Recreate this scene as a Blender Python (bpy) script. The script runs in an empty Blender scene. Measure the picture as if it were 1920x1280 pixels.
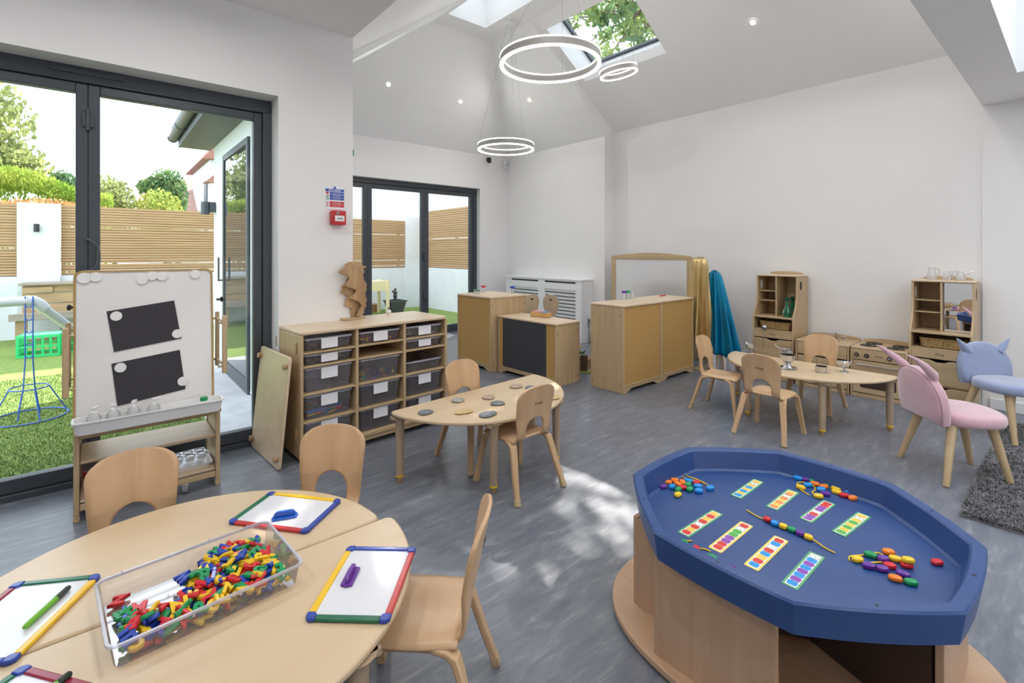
import bpy, bmesh, math, random
from mathutils import Vector, Matrix, Euler
PI = math.pi
R = math.radians
sc = bpy.context.scene
COL = sc.collection

# ------------------------------------------------------------------ camera
cam_d = bpy.data.cameras.new('camera')
cam = bpy.data.objects.new('camera', cam_d)
COL.objects.link(cam)
cam_d.sensor_width = 36.0
cam_d.sensor_fit = 'HORIZONTAL'
cam_d.lens = 907 * 36 / 1920
cam_d.shift_y = -168 / 1920
cam_d.clip_start = 0.02
cam_d.clip_end = 300
cam.location = (0, 0, 1.30)
cam.rotation_euler = (R(90), 0, -(PI / 2 - math.atan(1070 / 907)))
sc.camera = cam

# ------------------------------------------------------------------ world, sun, exposure
world = bpy.data.worlds.new('world')
sc.world = world
world.use_nodes = True
wn = world.node_tree
bg = wn.nodes['Background']
bg.inputs['Color'].default_value = (0.80, 0.90, 1.0, 1)
bg.inputs['Strength'].default_value = 3.4
sun_d = bpy.data.lights.new('sun', 'SUN')
sun_d.energy = 14.0
sun_d.angle = R(0.55)
sun_d.color = (1.0, 0.95, 0.86)
sun = bpy.data.objects.new('sun', sun_d)
COL.objects.link(sun)
sun.rotation_euler = Vector((-0.74, -0.53, -1.0)).to_track_quat('-Z', 'Y').to_euler()
sun.location = (6, 4, 12)
sc.view_settings.view_transform = 'Standard'
sc.view_settings.look = 'None'
sc.view_settings.gamma = 1.0
sc.view_settings.use_curve_mapping = False
sc.view_settings.exposure = 0.20
cy = sc.cycles
cy.max_bounces = 10
cy.diffuse_bounces = 6
cy.transparent_max_bounces = 24
cy.glossy_bounces = 4
cy.caustics_reflective = False
cy.caustics_refractive = False
cy.sample_clamp_indirect = 6
cy.use_denoising = True
LAMP = 7.5
RING = 4.2

# ------------------------------------------------------------------ geometry helper
class G:
    def __init__(s):
        s.bm = bmesh.new(); s.mi = 0
    def m(s, i): s.mi = i; return s
    def _f(s, vs):
        try:
            f = s.bm.faces.new(vs); f.material_index = s.mi; return f
        except ValueError: return None
    def box(s, x0, y0, z0, x1, y1, z1, M=None):
        P = [(x, y, z) for z in (z0, z1) for y in (y0, y1) for x in (x0, x1)]
        v = [s.bm.verts.new(M @ Vector(p) if M else p) for p in P]
        for q in ((0,2,3,1),(4,5,7,6),(0,1,5,4),(2,6,7,3),(0,4,6,2),(1,3,7,5)): s._f([v[i] for i in q])
        return s
    def cbox(s, c, d, rz=0, rx=0, ry=0):
        M = Matrix.Translation(c) @ Euler((rx, ry, rz)).to_matrix().to_4x4()
        return s.box(-d[0]/2, -d[1]/2, -d[2]/2, d[0]/2, d[1]/2, d[2]/2, M)
    def rings(s, rs, cap0=True, cap1=True, closed=True):
        L = [[s.bm.verts.new(p) for p in r] for r in rs]
        n = len(L[0])
        for a, b in zip(L, L[1:]):
            for i in range(n if closed else n-1):
                j = (i+1) % n
                s._f([a[i], a[j], b[j], b[i]])
        if cap0: s._f(L[0][::-1])
        if cap1: s._f(L[-1])
        return s
    def cyl(s, p0, p1, r0, r1=None, n=16, cap=True):
        r1 = r0 if r1 is None else r1
        p0 = Vector(p0); p1 = Vector(p1); d = (p1-p0).normalized()
        u = d.orthogonal().normalized(); w = d.cross(u)
        rs = []
        for p, r in ((p0, r0), (p1, r1)):
            rs.append([p + r*(math.cos(2*PI*i/n)*u + math.sin(2*PI*i/n)*w) for i in range(n)])
        return s.rings(rs, cap, cap)
    def lathe(s, prof, c=(0,0,0), n=20, cap=True):
        c = Vector(c)
        rs = [[c + Vector((r*math.cos(2*PI*i/n), r*math.sin(2*PI*i/n), z)) for i in range(n)] for r, z in prof]
        return s.rings(rs, cap, cap)
    def prism(s, poly, a, b, plane='xy', M=None):
        def P(p, h):
            v = {'xy': (p[0], p[1], h), 'xz': (p[0], h, p[1]), 'yz': (h, p[0], p[1])}[plane]
            return M @ Vector(v) if M else Vector(v)
        return s.rings([[P(p, a) for p in poly], [P(p, b) for p in poly]])
    def tube(s, pts, r, n=8, cap=True, closed=False):
        pts = [Vector(p) for p in pts]
        rs = []; up = None
        N = len(pts)
        for i, p in enumerate(pts):
            if closed: d = (pts[(i+1) % N] - pts[i-1]).normalized()
            else: d = (pts[min(i+1, N-1)] - pts[max(i-1, 0)]).normalized()
            if up is None: u = d.orthogonal().normalized()
            else: u = (up - up.dot(d)*d).normalized()
            up = u; w = d.cross(u)
            rr = r[i] if isinstance(r, (list, tuple)) else r
            rs.append([p + rr*(math.cos(2*PI*k/n)*u + math.sin(2*PI*k/n)*w) for k in range(n)])
        if closed: rs.append(rs[0]); cap = False
        return s.rings(rs, cap, cap)
    def strip(s, pts, w, t, side):
        pts = [Vector(p) for p in pts]; side = Vector(side).normalized(); rs = []
        N = len(pts)
        for i, p in enumerate(pts):
            d = (pts[min(i+1, N-1)] - pts[max(i-1, 0)]).normalized()
            sd = (side - side.dot(d)*d).normalized(); nn = d.cross(sd)
            ww = (w[i] if isinstance(w, (list, tuple)) else w)/2; tt = (t[i] if isinstance(t, (list, tuple)) else t)/2
            rs.append([p+ww*sd+tt*nn, p-ww*sd+tt*nn, p-ww*sd-tt*nn, p+ww*sd-tt*nn])
        return s.rings(rs)
    def ell(s, c, r, n=16, k=10, M=None):
        c = Vector(c); rs = []
        for j in range(1, k):
            a = PI*j/k
            row = []
            for i in range(n):
                v = Vector((r[0]*math.sin(a)*math.cos(2*PI*i/n), r[1]*math.sin(a)*math.sin(2*PI*i/n), -r[2]*math.cos(a)))
                if M: v = M @ v
                row.append(c+v)
            rs.append(row)
        return s.rings(rs)
    def torus(s, c, RR, r, n=40, k=8):
        c = Vector(c)
        return s.tube([c+Vector((RR*math.cos(2*PI*i/n), RR*math.sin(2*PI*i/n), 0)) for i in range(n)], r, k, closed=True)
    def grid(s, f, nu, nv):
        V = [[s.bm.verts.new(f(u/nu, v/nv)) for u in range(nu+1)] for v in range(nv+1)]
        for j in range(nv):
            for i in range(nu): s._f([V[j][i], V[j][i+1], V[j+1][i+1], V[j+1][i]])
        return s
    def quad(s, *p):
        s._f([s.bm.verts.new(q) for q in p]); return s
    def done(s, name, mat, parent=None, loc=None, bev=0, smooth=35, solid=0, weld=0, sub=0, rot=None, norm=True):
        if weld: bmesh.ops.remove_doubles(s.bm, verts=s.bm.verts, dist=weld)
        if norm: bmesh.ops.recalc_face_normals(s.bm, faces=s.bm.faces)
        me = bpy.data.meshes.new(name); s.bm.to_mesh(me); s.bm.free()
        for mm in (mat if isinstance(mat, (list, tuple)) else [mat]): me.materials.append(mm)
        if smooth:
            for p in me.polygons: p.use_smooth = True
            me.set_sharp_from_angle(angle=R(smooth))
        o = bpy.data.objects.new(name, me); COL.objects.link(o)
        if parent: o.parent = parent
        if loc is not None: o.location = loc
        if rot is not None: o.rotation_euler = rot
        if solid:
            q = o.modifiers.new('solid', 'SOLIDIFY'); q.thickness = solid; q.offset = 0
        if bev:
            q = o.modifiers.new('bevel', 'BEVEL'); q.width = bev; q.segments = 2; q.limit_method = 'ANGLE'; q.angle_limit = R(40)
        if sub:
            q = o.modifiers.new('sub', 'SUBSURF'); q.levels = sub; q.render_levels = sub
        return o

def tag(o, label, cat, group=None, kind=None):
    o['label'] = label; o['category'] = cat
    if group: o['group'] = group
    if kind: o['kind'] = kind
    return o
def T(name, label, cat, loc=(0,0,0), rz=0, group=None):
    o = bpy.data.objects.new(name, None); COL.objects.link(o)
    o.empty_display_size = 0.05
    o.location = loc; o.rotation_euler = (0, 0, rz)
    return tag(o, label, cat, group)
def S(name, g, mat, **k):
    o = g.done(name, mat, **k)
    if not k.get('parent'): o['kind'] = 'structure'
    return o
def copy_tree(o, parent=None):
    c = o.copy(); COL.objects.link(c)
    if parent: c.parent = parent
    for ch in list(o.children): copy_tree(ch, c)
    return c
def rrect(x0, y0, x1, y1, r, n=4):
    P = []
    for cx, cy_, a in ((x1-r, y1-r, 0), (x0+r, y1-r, 90), (x0+r, y0+r, 180), (x1-r, y0+r, 270)):
        for i in range(n+1):
            t = R(a+90*i/n); P.append((cx+r*math.cos(t), cy_+r*math.sin(t)))
    return P
def arc(cx, cy_, r, a0, a1, n, ry=None):
    ry = r if ry is None else ry
    return [(cx+r*math.cos(R(a0+(a1-a0)*i/n)), cy_+ry*math.sin(R(a0+(a1-a0)*i/n))) for i in range(n+1)]

# ------------------------------------------------------------------ materials
def mat(name, col, rough=0.5, metal=0.0, spec=0.5, alpha=1.0, emit=None, es=0, sheen=0, coat=0):
    m = bpy.data.materials.new(name); m.use_nodes = True
    b = m.node_tree.nodes['Principled BSDF']
    b.inputs['Base Color'].default_value = (*col, 1)
    b.inputs['Roughness'].default_value = rough
    b.inputs['Metallic'].default_value = metal
    b.inputs['Specular IOR Level'].default_value = spec
    b.inputs['Alpha'].default_value = alpha
    if emit: b.inputs['Emission Color'].default_value = (*emit, 1); b.inputs['Emission Strength'].default_value = es
    if sheen: b.inputs['Sheen Weight'].default_value = sheen
    if coat: b.inputs['Coat Weight'].default_value = coat; b.inputs['Coat Roughness'].default_value = 0.15
    return m
def nodes(m):
    nt = m.node_tree
    return nt, nt.nodes['Principled BSDF'], (lambda t: nt.nodes.new(t)), (lambda a, b: nt.links.new(a, b))
def noisy(name, c1, c2, scale=(4, 4, 4), rough=0.6, detail=4, bump=0.0, nscale=1.0, lo=0.35, hi=0.65, distort=0.0, spec=0.5, sheen=0, metal=0, coord='Object', bscale=None, alpha=1.0):
    m = mat(name, c1, rough, metal, spec, alpha, sheen=sheen)
    nt, b, N, L = nodes(m)
    tc = N('ShaderNodeTexCoord'); mp = N('ShaderNodeMapping'); mp.inputs['Scale'].default_value = scale
    L(tc.outputs[coord], mp.inputs['Vector'])
    nz = N('ShaderNodeTexNoise'); nz.inputs['Scale'].default_value = nscale; nz.inputs['Detail'].default_value = detail
    nz.inputs['Distortion'].default_value = distort
    L(mp.outputs[0], nz.inputs['Vector'])
    cr = N('ShaderNodeValToRGB'); cr.color_ramp.elements[0].position = lo; cr.color_ramp.elements[1].position = hi
    cr.color_ramp.elements[0].color = (*c1, 1); cr.color_ramp.elements[1].color = (*c2, 1)
    L(nz.outputs['Fac'], cr.inputs['Fac']); L(cr.outputs['Color'], b.inputs['Base Color'])
    if bump:
        bp = N('ShaderNodeBump'); bp.inputs['Strength'].default_value = bump; bp.inputs['Distance'].default_value = 0.01
        if bscale:
            n2 = N('ShaderNodeTexNoise'); n2.inputs['Scale'].default_value = bscale; n2.inputs['Detail'].default_value = 3
            L(tc.outputs[coord], n2.inputs['Vector']); L(n2.outputs['Fac'], bp.inputs['Height'])
        else: L(nz.outputs['Fac'], bp.inputs['Height'])
        L(bp.outputs[0], b.inputs['Normal'])
    return m
def wood(name, c1, c2, axis='z', rough=0.42, f=1.0):
    s = {'x': (1.2, 26, 26), 'y': (26, 1.2, 26), 'z': (26, 26, 1.2)}[axis]
    return noisy(name, c1, c2, tuple(q*f for q in s), rough, 5, 0.0, 1.0, 0.3, 0.72, 0.8)
W1 = (0.57, 0.425, 0.255); W2 = (0.46, 0.325, 0.18)
M_wall = noisy('wall_paint', (0.85, 0.845, 0.85), (0.835, 0.83, 0.835), (1, 1, 1), 0.75, 3, 0.02, 2.0, bscale=180)
M_ceil = noisy('ceiling_paint', (0.89, 0.89, 0.89), (0.88, 0.88, 0.88), (1, 1, 1), 0.8, 3, 0.0, 2.0)
M_trim = mat('white_gloss_paint', (0.84, 0.85, 0.87), 0.35)
M_wz = wood('maple_upright_grain', W1, W2, 'z'); M_wx = wood('maple_long_grain', W1, W2, 'x'); M_wy = wood('maple_cross_grain', W1, W2, 'y')
M_top = wood('pale_maple_top', (0.70, 0.56, 0.40), (0.63, 0.48, 0.32), 'x', 0.32, 0.5)
M_tbl = wood('beech_laminate_top', (0.66, 0.515, 0.345), (0.60, 0.45, 0.285), 'x', 0.3, 0.35)
M_leg = wood('taupe_table_leg', (0.44, 0.335, 0.235), (0.38, 0.28, 0.19), 'z', 0.45)
M_ply = wood('bent_beech_ply', (0.63, 0.42, 0.245), (0.52, 0.33, 0.18), 'z', 0.36, 0.5)
M_plyx = wood('bent_beech_seat', (0.63, 0.43, 0.26), (0.54, 0.35, 0.20), 'y', 0.36, 0.5)
M_edge = mat('ply_edge', (0.36, 0.24, 0.14), 0.55)
M_knob = wood('turned_wood', (0.50, 0.32, 0.17), (0.40, 0.25, 0.13), 'z')
M_tan = noisy('tan_pin_board', (0.52, 0.315, 0.105), (0.49, 0.295, 0.095), (60, 60, 60), 0.8, 3, 0.05, 2.0)
M_beech = wood('beech_laminate_panel', (0.50, 0.33, 0.215), (0.42, 0.27, 0.17), 'z', 0.4, 0.8)
M_beechx = wood('beech_laminate_base', (0.54, 0.36, 0.235), (0.46, 0.29, 0.185), 'y', 0.35, 0.6)
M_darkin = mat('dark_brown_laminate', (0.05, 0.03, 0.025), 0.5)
M_frame = mat('anthracite_aluminium', (0.055, 0.065, 0.08), 0.4, 0.0, 0.5)
M_black = mat('black_plastic', (0.015, 0.015, 0.018), 0.4)
M_chalk = mat('blackboard', (0.04, 0.042, 0.05), 0.6)
M_paper = mat('black_sugar_paper', (0.045, 0.042, 0.05), 0.9)
M_chrome = mat('polished_steel', (0.60, 0.60, 0.62), 0.14, 1.0)
M_grey = mat('grey_rubber', (0.2, 0.2, 0.21), 0.5)
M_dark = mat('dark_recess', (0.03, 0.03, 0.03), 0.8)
M_white = mat('white_plastic', (0.82, 0.82, 0.82), 0.35)
M_wb = mat('whiteboard_enamel', (0.80, 0.79, 0.78), 0.16, coat=0.3)
M_wb2 = mat('dry_wipe_surface', (0.72, 0.73, 0.77), 0.12)
M_label = mat('white_paper_label', (0.88, 0.88, 0.93), 0.7)
M_tray = noisy('blue_tray_plastic', (0.020, 0.060, 0.200), (0.022, 0.066, 0.218), (3, 3, 3), 0.34, 3, 0.03, 2, bscale=120)
CL = {'red': (0.62, 0.02, 0.03), 'blue': (0.015, 0.06, 0.42), 'green': (0.01, 0.30, 0.10), 'yellow': (0.86, 0.55, 0.02),
      'orange': (0.90, 0.22, 0.02), 'purple': (0.13, 0.03, 0.30), 'sky': (0.01, 0.27, 0.72), 'pale': (0.25, 0.62, 0.42)}
MC = {k: mat(k+'_plastic', v, 0.25) for k, v in CL.items()}
M_fr = {'red': mat('red_frame', (0.50, 0.03, 0.035), 0.22), 'blue': mat('blue_frame', (0.025, 0.06, 0.36), 0.22), 'green': mat('green_frame', (0.015, 0.14, 0.07), 0.22), 'yellow': mat('yellow_frame', (0.85, 0.52, 0.02), 0.22), 'maroon': mat('maroon_frame', (0.30, 0.02, 0.05), 0.22)}
def clearmat(name, tint, diff, amt, rough=0.06, spec=0.08):
    m = bpy.data.materials.new(name); m.use_nodes = True; nt = m.node_tree; nt.nodes.clear()
    N = nt.nodes.new; L = nt.links.new
    out = N('ShaderNodeOutputMaterial'); tr = N('ShaderNodeBsdfTransparent'); gl = N('ShaderNodeBsdfGlossy'); df = N('ShaderNodeBsdfDiffuse')
    tr.inputs[0].default_value = (*tint, 1); gl.inputs['Roughness'].default_value = rough; df.inputs[0].default_value = (*diff, 1)
    lw = N('ShaderNodeLayerWeight'); lw.inputs['Blend'].default_value = 0.25
    ma = N('ShaderNodeMath'); ma.operation = 'MULTIPLY_ADD'; ma.inputs[1].default_value = 0.6; ma.inputs[2].default_value = spec
    L(lw.outputs['Fresnel'], ma.inputs[0])
    m1 = N('ShaderNodeMixShader'); m1.inputs[0].default_value = amt; L(tr.outputs[0], m1.inputs[1]); L(df.outputs[0], m1.inputs[2])
    m2 = N('ShaderNodeMixShader'); L(ma.outputs[0], m2.inputs[0]); L(m1.outputs[0], m2.inputs[1]); L(gl.outputs[0], m2.inputs[2])
    L(m2.outputs[0], out.inputs[0]); return m
M_glass = clearmat('window_glass', (0.975, 0.985, 0.985), (1, 1, 1), 0.0, 0.0, 0.0)
M_bin = clearmat('clear_storage_plastic', (0.86, 0.86, 0.92), (0.72, 0.70, 0.82), 0.13, 0.15, 0.03)
M_bin2 = clearmat('crystal_clear_plastic', (0.95, 0.95, 0.97), (0.8, 0.8, 0.9), 0.14, 0.08, 0.05)
M_binrim = clearmat('clear_plastic_rim', (0.9, 0.9, 0.95), (0.85, 0.85, 0.95), 0.38, 0.1, 0.08)
M_jar = clearmat('clear_bottle_plastic', (0.95, 0.96, 0.97), (0.85, 0.86, 0.88), 0.30, 0.08, 0.05)
M_ggl = clearmat('green_bottle_glass', (0.10, 0.62, 0.42), (0.0, 0.35, 0.2), 0.25, 0.05, 0.08)
M_mirror = mat('mirror', (0.9, 0.9, 0.9), 0.01, 1.0)
M_led = mat('led_diffuser', (1, 1, 1), 0.4, emit=(1.0, 0.93, 0.86), es=RING)
M_lamp = mat('downlight_lens', (1, 1, 1), 0.4, emit=(1.0, 0.88, 0.72), es=40)

def text(s_, size, ext, name, m, parent, M, bold=False):
    """lettering as a thin mesh; M places it (text runs along +x, up is +y)"""
    cu = bpy.data.curves.new('t', 'FONT'); cu.body = s_; cu.size = size; cu.extrude = ext
    cu.align_x = 'CENTER'; cu.align_y = 'CENTER'; cu.resolution_u = 3
    if bold: cu.offset = size*0.02
    o = bpy.data.objects.new('t', cu); COL.objects.link(o)
    me = bpy.data.meshes.new_from_object(o.evaluated_get(bpy.context.evaluated_depsgraph_get()))
    bpy.data.objects.remove(o)
    me.transform(M); me.materials.clear(); me.materials.append(m); me.name = name
    q = bpy.data.objects.new(name, me); COL.objects.link(q)
    if parent: q.parent = parent
    return q

# ------------------------------------------------------------------ the room
XL, YB = -2.6, -2.6            # hidden ends of the room behind the camera
YA, XP = 3.44, 1.395           # left wall face and the corner of its pier
YF, XR, XF = 6.54, 5.64, 5.42  # far wall, right wall, radiator wall
YS = 4.37                      # step between the two bays
D1 = (0.89, 2.33)              # left door reveal: right jamb x, head z
# floor: vinyl sheet with fine directional marbling
M_floor = mat('marbled_grey_vinyl', (0.2, 0.2, 0.22), 0.33, spec=0.5)
nt, b, N, L = nodes(M_floor)
tc = N('ShaderNodeTexCoord'); mp = N('ShaderNodeMapping'); mp.inputs['Scale'].default_value = (5, 24, 1); mp.inputs['Rotation'].default_value = (0, 0, R(-7))
L(tc.outputs['Object'], mp.inputs['Vector'])
n1 = N('ShaderNodeTexNoise'); n1.inputs['Scale'].default_value = 1.0; n1.inputs['Detail'].default_value = 9; n1.inputs['Roughness'].default_value = 0.7; n1.inputs['Distortion'].default_value = 0.6
L(mp.outputs[0], n1.inputs['Vector'])
cr = N('ShaderNodeValToRGB')
e = cr.color_ramp.elements; e[0].position = 0.35; e[0].color = (0.150, 0.165, 0.205, 1); e[1].position = 0.74; e[1].color = (0.36, 0.375, 0.415, 1)
q = cr.color_ramp.elements.new(0.55); q.color = (0.200, 0.216, 0.256, 1)
L(n1.outputs['Fac'], cr.inputs['Fac'])
n2 = N('ShaderNodeTexNoise'); n2.inputs['Scale'].default_value = 1.3; n2.inputs['Detail'].default_value = 3
L(tc.outputs['Object'], n2.inputs['Vector'])
mx = N('ShaderNodeMix'); mx.data_type = 'RGBA'; mx.blend_type = 'MULTIPLY'; mx.inputs['Factor'].default_value = 0.25
L(cr.outputs[0], mx.inputs[6]); L(n2.outputs['Fac'], mx.inputs[7]); L(mx.outputs[2], b.inputs['Base Color'])
bp = N('ShaderNodeBump'); bp.inputs['Strength'].default_value = 0.08; bp.inputs['Distance'].default_value = 0.003
L(n1.outputs['Fac'], bp.inputs['Height']); L(bp.outputs[0], b.inputs['Normal'])
g = G(); g.box(XL, YB, -0.12, XR+0.2, 3.62, 0); g.box(1.15, 3.62, -0.12, XR+0.2, 6.74, 0)
S('floor', g, M_floor, smooth=0)
# left wall with the door opening, ending in the pier
TH = 0.30
g = G()
g.box(XL-0.2, YA, D1[1], XP, YA+TH, 4.6)
g.box(D1[0], YA, 0, XP, YA+TH, D1[1])
g.box(XL-0.2, YA, 0, -1.15, YA+TH, D1[1])
g.box(1.05, YA+TH, 0, XP, YF+0.26, 4.6)         # the wing's side wall running back from the pier
S('wall_left', g, M_wall, smooth=0)
FX0, FX1, FZ = 2.2, 4.84, 2.36
g = G(); g.box(XP, YF, FZ, XF+0.4, YF+0.26, 4.6); g.box(XP, YF, 0, FX0, YF+0.26, FZ); g.box(FX1, YF, 0, XF+0.4, YF+0.26, FZ)
S('wall_far', g, M_wall, smooth=0)
g = G(); g.box(XF, YS, 0, XR+0.2, YF, 3.4)
S('wall_radiator', g, M_wall, smooth=0)
g = G(); g.box(XR, YB, 0, XR+0.2, YS, 3.4)
S('wall_right', g, M_wall, smooth=0)
g = G(); g.box(XR-0.012, YB, 0, XR, 0.544, 2.525)
S('wall_right_return', g, M_wall, smooth=0)
g = G(); g.box(XL-0.2, YB-0.2, 0, XR+0.2, YB, 4.0)
S('wall_back', g, M_wall, smooth=0)
g = G(); g.box(XL-0.2, YB, 0, XL, YA, 4.0)
S('wall_camera_left', g, M_wall, smooth=0)

# ceilings ---------------------------------------------------------
ZT = 4.13
def slab(g, pts, th=0.12, up=(0, 0, 1)):
    up = Vector(up)*th
    g.rings([[Vector(p) for p in pts], [Vector(p)+up for p in pts]])
sR = 0.68; zR = lambda x: 3.015+sR*(XR-x)
sL = 0.745; zL = lambda x: 2.86+sL*(x-XP)
xT0, xT1 = XP+(ZT-2.86)/sL, XR-(ZT-3.015)/sR
Y0 = 0.544
g = G()
slab(g, [(XL, Y0, 2.86), (XP, Y0, 2.86), (XP, YA, 2.86), (XL, YA, 2.86)])
slab(g, [(XP, Y0, 2.86), (xT0, Y0, ZT), (xT0, YS, ZT), (XP, YS, 2.86)])
# flat top with the rooflight opening
HX0, HX1, HY0, HY1 = 3.14, 3.70, 1.6, 4.88
slab(g, [(xT0, Y0, ZT), (HX0, Y0, ZT), (HX0, 5.17, ZT), (xT0, 5.17, ZT)])
slab(g, [(HX1, Y0, ZT), (xT1, Y0, ZT), (xT1, 5.17, ZT), (HX1, 5.17, ZT)])
slab(g, [(HX0, Y0, ZT), (HX1, Y0, ZT), (HX1, HY0, ZT), (HX0, HY0, ZT)])
slab(g, [(HX0, HY1, ZT), (HX1, HY1, ZT), (HX1, 5.17, ZT), (HX0, 5.17, ZT)])
# right slope with the roof window opening
KX0, KX1, KY0, KY1 = 4.155, 4.86, 3.04, 4.24
for x0, x1, y0, y1 in ((xT1, KX0, Y0, YS), (KX1, XR, Y0, YS), (KX0, KX1, Y0, KY0), (KX0, KX1, KY1, YS)):
    slab(g, [(x0, y0, zR(x0)), (x1, y0, zR(x1)), (x1, y1, zR(x1)), (x0, y1, zR(x0))])
S('ceiling', g, M_ceil, smooth=0)
# far bay: hipped, slightly lower
ZE = 2.93; yT = 5.17
xa, xb = 1.55, XF
g = G()
zl2 = ZT-0.77*(xT0-XP)
slab(g, [(XP, YS, zl2), (xT0, YS, ZT-0.001), (xT0, yT, ZT-0.001), (XP, YF, ZE)])
slab(g, [(XP, YF, ZE), (xT0, yT, ZT-0.001), (xT1, yT, ZT-0.001), (XF, YF, ZE)])
slab(g, [(XF, YS, ZE), (XF, YF, ZE), (xT1, yT, ZT-0.002), (xT1, YS, ZT-0.002)])
S('ceiling_far_bay', g, M_ceil, smooth=0)
# rib faces at the step between the bays
g = G()
g.box(0, 0, 0, 0.001, 0.001, 0.001) if False else None
g.rings([[Vector((XR+0.1, y, 3.2)), Vector((XF, y, ZE)), Vector((xT1, y, ZT-0.02)), Vector((xT1, y, ZT+0.1)), Vector((XR+0.1, y, 3.4))] for y in (YS-0.014, YS+0.02)])
g.rings([[Vector((XP, y, zl2-0.03)), Vector((xT0, y, ZT-0.03)), Vector((xT0, y, ZT+0.1)), Vector((XP, y, 3.1))] for y in (YS-0.014, YS+0.02)])
S('trim_1', g, M_ceil, smooth=0)
# lower ceiling over the camera side, a beam along its edge and a big roof light shaft
BZ = 2.525; QX, QY = 4.77, 0.29
g = G()
slab(g, [(XL, QY, BZ), (XR, QY, BZ), (XR, Y0, BZ), (XL, Y0, BZ)], 0.3)
slab(g, [(QX, YB, BZ), (XR, YB, BZ), (XR, QY, BZ), (QX, QY, BZ)], 0.3)
slab(g, [(XL, YB, BZ), (1.6, YB, BZ), (1.6, QY, BZ), (XL, QY, BZ)], 0.3)
slab(g, [(1.6, YB, BZ), (QX, YB, BZ), (QX, -1.9, BZ), (1.6, -1.9, BZ)], 0.3)
S('ceiling_beam', g, M_ceil, smooth=0)
g = G(); g.box(XL, Y0-0.12, BZ+0.29, XR, Y0, 4.5)
S('wall_over_beam', g, M_ceil, smooth=0)
def shaft(name, x0, x1, y0, y1, z0, z1, t=0.06):
    g = G()
    g.box(x0-t, y0-t, z0, x0, y1+t, z1); g.box(x1, y0-t, z0, x1+t, y1+t, z1)
    g.box(x0, y0-t, z0, x1, y0, z1); g.box(x0, y1, z0, x1, y1+t, z1)
    return S(name, g, M_ceil, smooth=0)
shaft('trim_2', 1.6, QX, -1.9, QY, BZ+0.3005, 3.3)
shaft('trim_3', HX0, HX1, HY0, HY1, ZT+0.1205, ZT+0.42)
# shaft of the sloping roof window, square to the slope
nrm = Vector((sR, 0, 1)).normalized()
g = G(); dS = 0.30; t = 0.05
def onR(x, y, d): return Vector((x, y, zR(x))) + nrm*d
for (xa_, ya_), (xb_, yb_), off in (((KX0, KY0), (KX0, KY1), (-t, 0)), ((KX1, KY1), (KX1, KY0), (t, 0)), ((KX1, KY0), (KX0, KY0), (0, -t)), ((KX0, KY1), (KX1, KY1), (0, t))):
    a, b_, c, d = onR(xa_, ya_, 0.0995), onR(xb_, yb_, 0.0995), onR(xb_, yb_, dS), onR(xa_, ya_, dS)
    o3 = Vector((off[0], off[1], -off[0]*sR))
    g.rings([[a, b_, c, d], [a+o3, b_+o3, c+o3, d+o3]])
S('trim_4', g, M_ceil, smooth=0)
# roof windows: dark frame and pane each
def win(name, pts, fw, nvec):
    """pts: four corners of the opening; a frame along its edge and a pane"""
    n = Vector(nvec); P = [Vector(p) for p in pts]; c = sum(P, Vector())/4
    root = bpy.data.objects.new(name, None); COL.objects.link(root); root['kind'] = 'structure'; root.location = c
    g = G()
    for i in range(4):
        a, b_ = P[i]-c, P[(i+1) % 4]-c
        d = (b_-a).normalized(); w = n.cross(d)*fw
        if w.dot(-(a+b_)) < 0: w = -w
        g.rings([[a, b_, b_+w-d*fw, a+w+d*fw], [a+n*0.05, b_+n*0.05, b_+w-d*fw+n*0.05, a+w+d*fw+n*0.05]])
    g.done('window_frame', M_frame, root, smooth=0)
    G().quad(*[p-c+n*0.03 for p in P]).done('pane', M_glass, root, smooth=0, norm=False)
    return root
win('window_1', [onR(KX0, KY0, dS), onR(KX1, KY0, dS), onR(KX1, KY1, dS), onR(KX0, KY1, dS)], 0.03, nrm)
win('window_2', [(HX0, HY0, ZT+0.42), (HX1, HY0, ZT+0.42), (HX1, HY1, ZT+0.42), (HX0, HY1, ZT+0.42)], 0.03, (0, 0, 1))
win('window_3', [(1.6, -1.9, 3.3), (QX, -1.9, 3.3), (QX, QY, 3.3), (1.6, QY, 3.3)], 0.05, (0, 0, 1))
# skirting
g = G(); g.box(XR-0.026, YB, 0, XR-0.012, 0.5, 0.09); g.box(XR-0.014, 0.56, 0, XR, YS, 0.09)
S('baseboard_right', g, M_trim, bev=0.004)
g = G(); g.box(D1[0]+0.02, YA-0.014, 0, XP, YA, 0.09)
S('baseboard_left', g, M_trim, bev=0.004)
g = G(); g.box(XF-0.014, YS, 0, XF, 4.6, 0.09); g.box(FX1, YF-0.014, 0, XF, YF, 0.09)
S('baseboard_far', g, M_trim, bev=0.004)

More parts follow.
